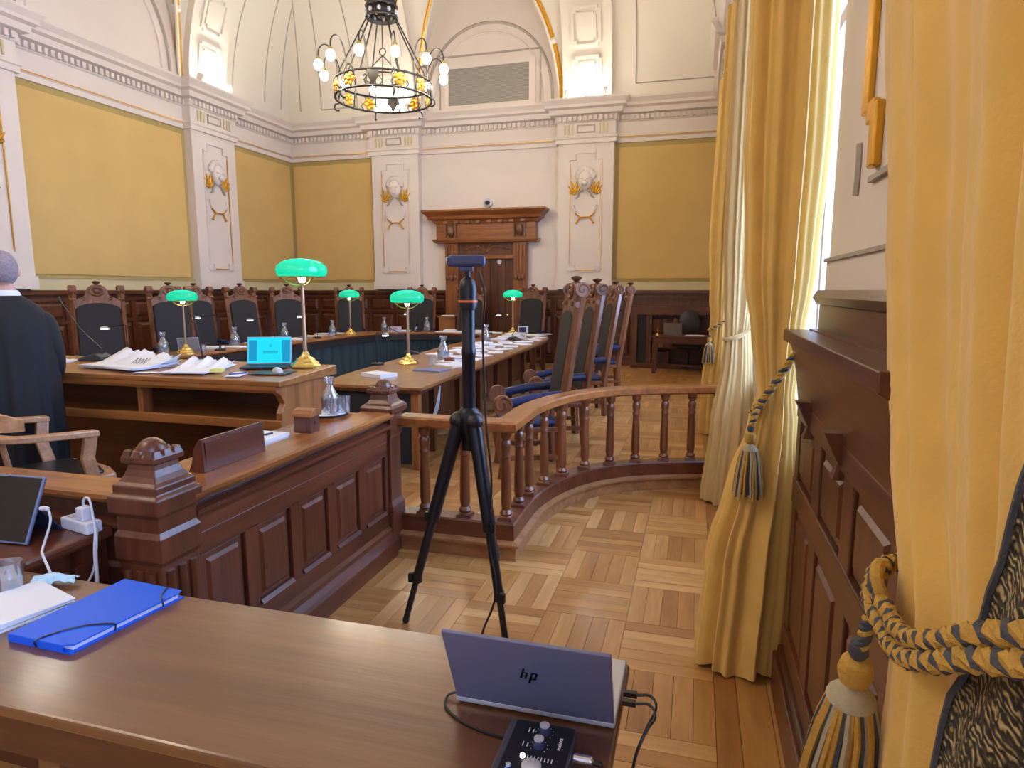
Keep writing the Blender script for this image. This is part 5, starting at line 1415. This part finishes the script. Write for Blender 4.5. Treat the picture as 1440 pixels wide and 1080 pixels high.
stack((-5.85, 11.98, 0.7601), -20, 'lavender tissue box on the far left bend of the table', None, h=0.11, w=0.24, l=0.13, mat=plain('lavender_box', S(196, 186, 206), 0.6), name='tissue_box')
stack((-5.29, 13.56, 1.0301), 5, 'papers lying on the brown wooden stand', None, h=0.02, w=0.3, l=0.21)
stack((-0.0, 12.95, 0.7301), 80, 'white papers on the small dark table', None, h=0.012, w=0.21, l=0.35)
tbl2 = thing('tablet_screen', (-6.72, 7.38, 0.76), 'grey tablet standing on the left table arm behind a carafe', 'tablet', rz=R(60))
MT2 = Matrix.Rotation(R(-20), 4, 'X')
MB().box(-0.14, 0.14, -0.005, 0.005, 0.0, 0.2, M=MT2).build('body', LAPG, tbl2, bevel=0.003); MB().box(-0.13, 0.13, -0.006, -0.005, 0.01, 0.19, M=MT2).build('screen', plain('grey_screen', S(80, 82, 92), 0.3), tbl2)
MB().prism([(0.04,0.10),(0.046,0.10),(0.12,0.0),(0.114,0.0)], 'x', -0.06, 0.06).build('stand', BPL, tbl2)
dp = thing('desk_phone', (-2.92, 11.05, 0.76), 'small desk monitor beside papers at the far right table arm', 'monitor', rz=R(10))
MB().box(-0.09, 0.09, -0.01, 0.012, 0.09, 0.21).build('casing', SIL, dp, bevel=0.008); MB().box(-0.07, 0.05, -0.012, -0.01, 0.105, 0.195).build('screen', plain('navy_screen', S(30, 34, 70), 0.3), dp)
MB().box(-0.02, 0.02, -0.01, 0.03, 0.01, 0.1).build('neck', SIL, dp); MB().box(-0.08, 0.08, -0.06, 0.06, 0, 0.012).build('foot', SIL, dp)
l3 = thing('laptop', (-0.42, 12.98, 0.73), 'closed-back grey laptop on the small dark table by the bookcase', 'laptop')
MB().box(-0.17, 0.17, -0.01, 0.22, 0, 0.018).build('base', LAPG, l3); MB().box(-0.17, 0.17, -0.008, 0.0, 0, 0.23, M=Matrix.Translation((0,-0.01,0.015)) @ Matrix.Rotation(R(12),4,'X')).build('lid', plain('grey_lid', S(120, 112, 106), 0.4), l3)
bt = thing('brass_bell', (-0.70, 12.86, 0.73), 'small brass hand bell on the corner of the small dark table', 'bell')
MB().lathe([(0.035,0),(0.03,0.02),(0.022,0.04),(0.008,0.05)], n=14).build('bell', BRS, bt, smooth=True); MB().lathe([(0.006,0.05),(0.012,0.08),(0.008,0.13),(0.014,0.14),(0,0.15)], n=10).build('handle', BRS, bt, smooth=True)
cv = thing('security_camera', (-4.50, 13.98, 3.50), 'small round grey security camera above the carved door', 'camera')
MB().lathe([(0.10,0),(0.10,0.03),(0.07,0.05)], n=20, M=Matrix.Rotation(R(90),4,'X')).build('housing', SIL, cv, smooth=True)
MB().sphere((0,-0.05,0), (0.06,0.05,0.045), 14).build('lens_dome', BPL, cv, smooth=True)
# looping cables under the free end of the right table arm
cbl = thing('data_cables', (-2.5, 5.4, 0.3), 'pale cables looping below the free end of the right table arm', 'cable')
for k in range(3):
    MB().tube(spline([(0.1,0.5,0.40),(0.08,0.42-0.04*k,0.1),(-0.05,0.2,-0.06-0.03*k),(-0.2-0.05*k,0.0,0.0)], 8), 0.005, 6).build('cord', CRD, cbl, smooth=True)
# ================================================================ curtains on the window wall
def pleat(th, n, z, seed):
    return 0.55*math.sin(n*th + seed + 0.35*math.sin(2*z+seed)) + 0.3*math.sin((n*1.63//1)*th + 1.7*seed) + 0.25*math.sin((n*2.3//1)*th + 0.6*z + seed*2.1)
def bundle(name, tab, root, n=9, seed=0.0, amp=0.02, mat=CUR, ztop=4.5, nu=150, nv=46, a0=0.0, a1=2*PI, closed=True, pad=0.0, sq=1.0):
    # tab rows: (z, x0, x1, y0, y1) outline of the gathered cloth
    tabs = [[(r[0], r[k]) for r in tab] for k in range(1, 5)]
    def fn(u, v):
        v2 = v
        z = 0.015 + (ztop-0.015)*v2
        x0, x1, y0, y1 = [interp(t, z) for t in tabs]
        th = a0 + (a1-a0)*u
        rx, ry = (x1-x0)/2+pad, (y1-y0)/2+pad
        d = pleat(th, n, z*0.5, seed)*amp*min(1.25, max(0.5, rx/0.13))
        c, s = math.cos(th), math.sin(th)
        if sq < 1:                                  # rounded rectangle, folds by length along its edge
            rc = min(rx, ry)*0.85; hx, hy = rx-rc, ry-rc
            seg = [2*hy, PI*rc/2, 2*hx, PI*rc/2]*2
            q = u*sum(seg); L_ = sum(seg); k = 0
            while k < 7 and q > seg[k]: q -= seg[k]; k += 1
            corners = [(hx,hy),(-hx,hy),(-hx,-hy),(hx,-hy)]
            side, odd = divmod(k, 2)
            an = side*PI/2
            if odd: an += (q/seg[k])*PI/2; px_, py_ = corners[side]
            else:
                f = q/max(1e-6, seg[k]); a_, b_ = corners[side-1], corners[side]
                px_, py_ = a_[0]+(b_[0]-a_[0])*f, a_[1]+(b_[1]-a_[1])*f
            dd = pleat(2*PI*u, n, z*0.35, seed)*amp
            return ((x0+x1)/2 + px_ + math.cos(an)*(rc+dd), (y0+y1)/2 + py_ + math.sin(an)*(rc+dd), z)
        hem = 0.01*math.sin(5*th+seed) if v == 0 else 0
        return ((x0+x1)/2 + c*(rx+d) , (y0+y1)/2 + s*(ry+d), z + hem)
    return MB().grid(fn, nu, nv, cu=closed).wb(name, mat, root, smooth=60)
def rope(name, pts, r, root, turns, mats, n=3, thick=0.55):
    P = [Vector(p) for p in spline(pts, 14)]
    o = []
    for k in range(n):
        q = []
        for i, p in enumerate(P):
            t = (P[min(i+1,len(P)-1)] - P[max(i-1,0)]).normalized()
            a_ = t.cross(Vector((0,0,1))); a_ = a_.normalized() if a_.length > 1e-3 else Vector((1,0,0))
            b_ = t.cross(a_)
            an = 2*PI*(turns*i/(len(P)-1) + k/n)
            q.append(p + (a_*math.cos(an) + b_*math.sin(an))*r*0.5)
        o.append(MB().tube(q, r*thick, 6).wb(name, mats[k % len(mats)], root, smooth=True))
    return o
RG = plain('rope_gold', S(196, 156, 70), 0.7, var=0.15, scale=120, bump=0.4, bscale=400)
RB = plain('rope_slate', S(74, 78, 90), 0.7, var=0.15, scale=120, bump=0.4, bscale=400)
RC_ = plain('tassel_cream', S(176, 168, 140), 0.7, var=0.1, scale=60, bump=0.3, bscale=300)
def tassel(root, top, tilt=0.0, k=1.0, strands=34):
    # hangs from top; tilt leans it along +y
    t = Vector(top); dn = Vector((0, math.sin(tilt), -math.cos(tilt)))
    def at(s): return t + dn*s*k
    M = Matrix.Translation(t) @ Matrix.Rotation(tilt, 4, 'X') 
    off = Vector((0,0,0)); q = root
    while q is not None: off += Vector(q.location); q = q.parent
    M = Matrix.Translation(-off) @ M
    z = lambda pr: [(r_*k, -s*k) for r_, s in reversed(pr)]
    MB().lathe(z([(0.0,0.0),(0.013,0.004),(0.015,0.02),(0.010,0.03)]), n=14, M=M).build('tassel_knob', RB, root, smooth=True)
    MB().lathe(z([(0.010,0.03),(0.022,0.038),(0.026,0.058),(0.022,0.075),(0.012,0.082)]), n=16, M=M).build('tassel_bead', RG, root, smooth=True)
    MB().lathe(z([(0.012,0.082),(0.020,0.09),(0.036,0.108),(0.037,0.112),(0.018,0.112)]), n=16, M=M).build('tassel_ruff', RC_, root, smooth=50)
    MB().lathe(z([(0.0,0.11),(0.034,0.112),(0.048,0.20),(0.056,0.30),(0.0,0.30)]), n=16, M=M).build('tassel_core', RB, root, smooth=True)
    rr = random.Random(5)
    for i in range(strands):
        a = 2*PI*i/strands; f = rr.uniform(0.92, 1.08)
        pts = [M @ Vector((r_*k*math.cos(a+w), r_*k*math.sin(a+w), -s*k)) for r_, s, w in ((0.030,0.108,0),(0.044*f,0.16,0.03),(0.054*f,0.23,-0.02),(0.062*f,0.315+rr.uniform(-.008,.012),rr.uniform(-.08,.08)))]
        MB().tube(pts, 0.0052*k, 5).build('tassel_cord', [RG, RG, RB, RC_][i % 4], root, smooth=True)

# curtain beside the panelled pier (second window, near side)
cA = thing('curtain', (0.3, 2.8, 0), 'gold velvet curtain tied back beside the dark panelled pier', 'curtain')
bundle('cloth', [(0.0, 0.065, 0.395, 2.64, 2.86), (0.5, 0.10, 0.41, 2.66, 2.88), (0.8, 0.165, 0.41, 2.67, 2.88), (1.05, 0.235, 0.40, 2.70, 2.88), (1.2, 0.265, 0.385, 2.72, 2.86), (1.38, 0.235, 0.40, 2.70, 2.90), (1.7, 0.195, 0.43, 2.68, 2.94), (2.2, 0.175, 0.45, 2.67, 2.96), (4.5, 0.14, 0.45, 2.67, 2.98)], cA, n=9, seed=0.7, amp=0.028)
tA = thing('tieback_rope', (0.3, 2.7, 1.1), 'gold and slate rope tie-back with tassel on the curtain beside the pier', 'tie-back')
lp_ = [(0.44,2.67,1.44),(0.38,2.655,1.37),(0.31,2.665,1.25),(0.258,2.705,1.15),(0.24,2.77,1.11),(0.275,2.87,1.13),(0.36,2.93,1.25),(0.44,2.93,1.40)]
rope('rope', lp_, 0.017, tA, 18, [RG, RB, RG])
rope('cord_loop', [(0.25,2.695,1.14),(0.238,2.67,1.11),(0.228,2.66,1.07)], 0.014, tA, 3, [RG, RB, RG])
tassel(tA, (0.225, 2.655, 1.075), 0.0, 0.9, 30)
# paler curtain at the far side of the same window
cB = thing('curtain', (0.25, 5.0, 0), 'pale gold curtain tied back where the balustrade meets the wall', 'curtain')
CURP = plain('pale_gold_curtain', S(196, 168, 112), 0.8, var=0.06, scale=9, bump=0.12, bscale=120, sheen=0.3)
bundle('cloth', [(0.0, 0.10, 0.43, 4.90, 5.16), (0.6, 0.15, 0.43, 4.92, 5.16), (1.1, 0.215, 0.40, 4.96, 5.14), (1.28, 0.225, 0.385, 4.97, 5.12), (1.5, 0.21, 0.41, 4.95, 5.16), (2.0, 0.19, 0.43, 4.92, 5.2), (4.5, 0.20, 0.44, 4.9, 5.2)], cB, n=10, seed=2.1, amp=0.022, mat=CURP)
tB = thing('tieback_rope', (0.3, 5.0, 1.25), 'plain cloth tie-back band on the paler gold curtain', 'tie-back')
MB().tube(spline([(0.44,4.96,1.36),(0.36,4.945,1.30),(0.28,4.94,1.26),(0.215,5.0,1.24),(0.23,5.10,1.25),(0.33,5.15,1.29),(0.44,5.16,1.35)], 6), 0.016, 8).wb('band', CURP, tB, smooth=True)
# curtain of the third window
cC = thing('curtain', (0.25, 7.5, 0), 'bright gold curtain of the third window, beyond the balustrade', 'curtain')
bundle('cloth', [(0.0, 0.085, 0.42, 7.35, 7.65), (0.6, 0.10, 0.42, 7.36, 7.66), (1.1, 0.155, 0.41, 7.4, 7.64), (1.25, 0.165, 0.40, 7.42, 7.62), (1.5, 0.145, 0.42, 7.4, 7.66), (2.2, 0.135, 0.44, 7.38, 7.7), (3.2, 0.17, 0.44, 7.38, 7.7), (4.5, 0.20, 0.44, 7.38, 7.7)], cC, n=13, seed=4.0, amp=0.018)
tC = thing('tieback_rope', (0.3, 7.5, 1.2), 'rope tie-back with tassel on the curtain of the third window', 'tie-back')
rope('rope', [(0.44,7.36,1.36),(0.32,7.37,1.28),(0.2,7.39,1.2),(0.145,7.46,1.16),(0.18,7.58,1.2),(0.32,7.68,1.28),(0.44,7.68,1.35)], 0.017, tC, 16, [RG, RB, RG])
tassel(tC, (0.15, 7.37, 1.12), 0.0, 1.0, 16)
cE = thing('curtain', (0.25, 10.0, 0), 'gold curtain of the third window, at its far side near the bookcase', 'curtain')
bundle('cloth', [(0.0, 0.12, 0.42, 9.85, 10.1), (1.25, 0.22, 0.40, 9.9, 10.06), (2.2, 0.16, 0.44, 9.85, 10.15), (4.5, 0.2, 0.44, 9.85, 10.15)], cE, n=12, seed=5.0, amp=0.018, nu=90, nv=30)
# big near curtain
cD = thing('curtain', (0.38, 1.0, 0), 'large gold velvet curtain with brocade border, in front of the panelled pier', 'curtain')
bundle('cloth', [(0.0, 0.345, 0.445, 0.36, 1.30), (0.6, 0.345, 0.445, 0.40, 1.26), (0.95, 0.345, 0.445, 0.42, 1.22), (1.12, 0.345, 0.445, 0.46, 1.21), (1.30, 0.345, 0.445, 0.44, 1.31), (1.5, 0.345, 0.445, 0.40, 1.40), (1.7, 0.345, 0.445, 0.36, 1.47), (2.2, 0.345, 0.445, 0.30, 1.62), (4.5, 0.345, 0.445, 0.1, 1.9)], cD, n=13, seed=1.9, amp=0.023, nu=420, nv=60, sq=0.5)
def brocade():
    m, nt, b = new_mat('dark_brocade')
    tc = nt.nodes.new('ShaderNodeTexCoord')
    mp = nt.nodes.new('ShaderNodeMapping'); mp.inputs['Scale'].default_value = (38, 38, 30)
    nt.links.new(tc.outputs['Object'], mp.inputs['Vector'])
    n0 = nt.nodes.new('ShaderNodeTexNoise'); n0.inputs['Scale'].default_value = 1.2
    nt.links.new(mp.outputs[0], n0.inputs['Vector'])
    mixv = nt.nodes.new('ShaderNodeVectorMath'); mixv.operation = 'ADD'
    nt.links.new(mp.outputs[0], mixv.inputs[0]); nt.links.new(n0.outputs['Color'], mixv.inputs[1])
    w = nt.nodes.new('ShaderNodeTexVoronoi'); w.feature = 'DISTANCE_TO_EDGE'; w.inputs['Scale'].default_value = 1.0
    nt.links.new(mixv.outputs[0], w.inputs['Vector'])
    w2 = nt.nodes.new('ShaderNodeTexWave'); w2.wave_type = 'RINGS'; w2.inputs['Scale'].default_value = 0.9; w2.inputs['Distortion'].default_value = 6.0
    nt.links.new(mixv.outputs[0], w2.inputs['Vector'])
    r1 = nt.nodes.new('ShaderNodeValToRGB')
    r1.color_ramp.elements[0].position = 0.35; r1.color_ramp.elements[0].color = S(44, 42, 36)
    r1.color_ramp.elements[1].position = 0.62; r1.color_ramp.elements[1].color = S(150, 126, 66)
    e = r1.color_ramp.elements.new(0.9); e.color = S(176, 164, 130)
    nt.links.new(w2.outputs['Fac'], r1.inputs['Fac'])
    r2 = nt.nodes.new('ShaderNodeValToRGB'); r2.color_ramp.elements[0].position = 0.02; r2.color_ramp.elements[1].position = 0.14
    nt.links.new(w.outputs['Distance'], r2.inputs['Fac'])
    mx = nt.nodes.new('ShaderNodeMix'); mx.data_type = 'RGBA'; mx.inputs['A'].default_value = S(38, 37, 34)
    nt.links.new(r2.outputs['Color'], mx.inputs['Factor']); nt.links.new(r1.outputs['Color'], mx.inputs['B'])
    nt.links.new(mx.outputs['Result'], b.inputs['Base Color'])
    b.inputs['Roughness'].default_value = 0.6
    bp = nt.nodes.new('ShaderNodeBump'); bp.inputs['Strength'].default_value = 0.5; bp.inputs['Distance'].default_value = 0.004
    nt.links.new(w2.outputs['Fac'], bp.inputs['Height']); nt.links.new(bp.outputs[0], b.inputs['Normal'])
    return m
BRO = brocade()
edge = [(0.0, 0.92), (0.6, 0.91), (0.9, 0.875), (1.08, 0.86), (1.22, 0.80), (1.36, 0.745), (1.48, 0.71), (1.8, 0.60), (4.5, 0.40)]
def bfn(u, v):
    z = 0.02 + 2.6*v
    y1 = interp(edge, z); y = y1 - 0.42*u
    tie = math.exp(-((z-1.18)/0.10)**2)
    return (0.300 + 0.018*(math.sin(u*16+0.8*z)*0.5+0.5) + 0.010*tie, y, z)
bo = MB().grid(bfn, 40, 60).wb('brocade_border', BRO, cD, smooth=60); md = bo.modifiers.new('solid', 'SOLIDIFY'); md.thickness = 0.004
MB().tube([bfn(0, k/60) for k in range(61)], 0.005, 6).wb('braid_trim', RB, cD, smooth=True)
tD = thing('tieback_rope', (0.32, 1.1, 1.1), 'thick gold and slate rope tie-back with large tassel on the brocade-edged curtain', 'tie-back')
ra = [(0.44,1.25,1.13),(0.36,1.24,1.125),(0.308,1.17,1.12),(0.302,1.06,1.11),(0.298,0.97,1.12),(0.292,0.85,1.175),(0.292,0.71,1.26),(0.315,0.56,1.34),(0.44,0.42,1.42)]
rope('rope', ra, 0.0145, tD, 26, [RG, RB, RG])
rope('rope', [(x-0.004, y+0.002, z-0.030 if i > 1 else z-0.01) for i, (x, y, z) in enumerate(ra)], 0.0145, tD, 26, [RG, RB, RG])
MB().tube([(0.300+0.006*math.sin(2*a), 1.12+0.024*math.cos(a), 1.125+0.032*math.sin(a)) for a in [R(20*k) for k in range(18)]], 0.010, 8, closed=True).wb('knot_loop', RG, tD, smooth=True)
MB().tube([(0.296+0.004*math.sin(2*a), 1.13+0.020*math.cos(a), 1.112+0.028*math.sin(a)) for a in [R(20*k) for k in range(18)]], 0.007, 8, closed=True).wb('knot_loop', RB, tD, smooth=True)
rope('cord_drop', [(0.300,1.12,1.10),(0.297,1.135,1.05),(0.294,1.15,1.0)], 0.012, tD, 3, [RB, RG, RB])
tassel(tD, (0.292, 1.155, 1.005), 0.22, 1.12, 38)

# ================================================================ robed person
pe = thing('person', (-4.31, 3.18, 0), 'standing person in black court robe with white collar, seen from behind', 'person', rz=R(52))
SK = plain('skin', S(214, 166, 146), 0.5, var=0.05)
m = MB()
for s_ in (-1, 1):
    m.tube([(s_*0.09,0,0.92),(s_*0.10,0.01,0.70),(s_*0.10,0.0,0.48),(s_*0.10,-0.015,0.30),(s_*0.10,0,0.09),(s_*0.10,0,0.05)], [0.095,0.085,0.062,0.058,0.04,0.042], 14)
    m.tube([(s_*0.10,-0.06,0.045),(s_*0.105,0.05,0.04),(s_*0.11,0.17,0.03)], [0.036,0.042,0.03], 10)
    m.tube([(s_*0.10,0,1.40),(s_*0.165,-0.01,1.395),(s_*0.195,0.0,1.29),(s_*0.21,0.04,1.14),(s_*0.205,0.14,1.06),(s_*0.19,0.25,1.045)], [0.05,0.05,0.046,0.042,0.036,0.028], 12)
    h = Vector((s_*0.19,0.29,1.045))
    m.sphere(tuple(h), (0.036,0.046,0.016), 12)
    for q in range(4):
        L = (0.072,0.082,0.078,0.06)[q]; x0 = s_*(-0.027+0.018*q)
        m.tube([h+Vector((x0,0.035,0.0)), h+Vector((x0*1.1,0.035+L*0.5,0.006)), h+Vector((x0*1.1,0.035+L,-0.014))], [0.009,0.0085,0.007], 8)
    m.tube([h+Vector((-s_*0.03,-0.015,0)), h+Vector((-s_*0.055,0.015,-0.006)), h+Vector((-s_*0.058,0.045,-0.012))], [0.011,0.010,0.008], 8)
m.grid(lambda u, v: (interp([(0.85,0.165),(1.05,0.155),(1.3,0.185),(1.42,0.17),(1.5,0.06)], 0.85+0.65*v)*math.cos(2*PI*u), interp([(0.85,0.12),(1.05,0.11),(1.3,0.12),(1.42,0.10),(1.5,0.055)], 0.85+0.65*v)*math.sin(2*PI*u), 0.85+0.65*v), 24, 14, cu=True)
m.sphere((0,0,0.9), (0.165,0.12,0.10), 20)
m.tube([(0,-0.01,1.44),(0,0.0,1.54),(0,0.02,1.62)], [0.062,0.056,0.058], 14)
m.sphere((0,0.0,1.735), (0.076,0.095,0.108), 22); m.sphere((0,0.045,1.675), (0.055,0.055,0.065), 16)
m.tube([(0,0.095,1.74),(0,0.116,1.70),(0,0.10,1.69)], [0.012,0.017,0.012], 8)
for s_ in (-1, 1): m.sphere((s_*0.08,0.0,1.715), (0.012,0.022,0.034), 10)
m.tube([(-0.022,0.096,1.652),(0,0.101,1.653),(0.022,0.096,1.652)], [0.006,0.009,0.006], 6)
bd = m.build('body', SK, pe, smooth=True)
md = bd.modifiers.new('fuse', 'REMESH'); md.mode = 'VOXEL'; md.voxel_size = 0.009; md.use_smooth_shade = True
for s_ in (-1, 1): MB().sphere((s_*0.032,0.082,1.742), 0.012, 10).build('eye', plain('eye_white', S(220, 216, 210), 0.3), pe, smooth=True)
HR = plain('grey_hair', S(150, 138, 144), 0.75, var=0.25, scale=60, bump=0.6, bscale=160)
def hfn(u, v):
    a = 2*PI*u; e = R(-52 + 140*v)
    front = max(0, math.sin(a))
    e = max(e, R(-52 + 90*front**0.5))
    r_ = 1.0 + 0.012*math.sin(17*a)*math.cos(e)
    return (0.083*math.cos(e)*math.cos(a)*r_, -0.004+0.103*math.cos(e)*math.sin(a)*r_, 1.738+0.114*math.sin(e))
MB().grid(hfn, 48, 18, cu=True).build('hair', HR, pe, smooth=True)
RBM = plain('black_robe', S(14, 15, 22), 0.75, var=0.15, scale=8)
ro = [(0.10,0.265,0.225),(0.5,0.255,0.21),(0.9,0.25,0.20),(1.15,0.245,0.185),(1.32,0.245,0.172),(1.42,0.225,0.15),(1.48,0.185,0.125),(1.53,0.135,0.10),(1.565,0.085,0.083)]
def rfn(u, v):
    z = 0.10 + 1.465*v; a = 2*PI*u
    rx = interp([(q[0], q[1]) for q in ro], z); ry = interp([(q[0], q[2]) for q in ro], z)
    f = min(1, max(0, (1.45-z)*3))
    w = 1 + 0.035*f*(math.sin(15*a)*0.6 + math.sin(23*a+1)*0.4)
    return (rx*math.cos(a)*w, ry*math.sin(a)*w - 0.005, z)
MB().grid(rfn, 96, 40, cu=True).build('robe', RBM, pe, smooth=True)
for s_ in (-1, 1):
    MB().tube(spline([(s_*0.13,-0.01,1.435),(s_*0.195,-0.01,1.37),(s_*0.215,0.0,1.2),(s_*0.215,0.06,1.07),(s_*0.205,0.16,1.05),(s_*0.19,0.23,1.05)], 5), [0.058]*3+[0.068]*6+[0.072]*6+[0.068]*6+[0.062]*5, 16).build('sleeve', RBM, pe, smooth=True)
    MB().sphere((s_*0.105,0.05,0.03), (0.05,0.15,0.05), 14, z0=0).build('shoe', BPL, pe, smooth=True)
    MB().tube([(s_*0.10,0.0,0.12),(s_*0.10,0.0,0.05)], [0.07,0.06], 12).build('trouser_leg', BPL, pe, smooth=True)
MB().lathe([(0.082,1.545),(0.080,1.575),(0.068,1.60),(0.064,1.60),(0.07,1.55)], n=28, sy=1.0).build('collar', PAP, pe, smooth=True)
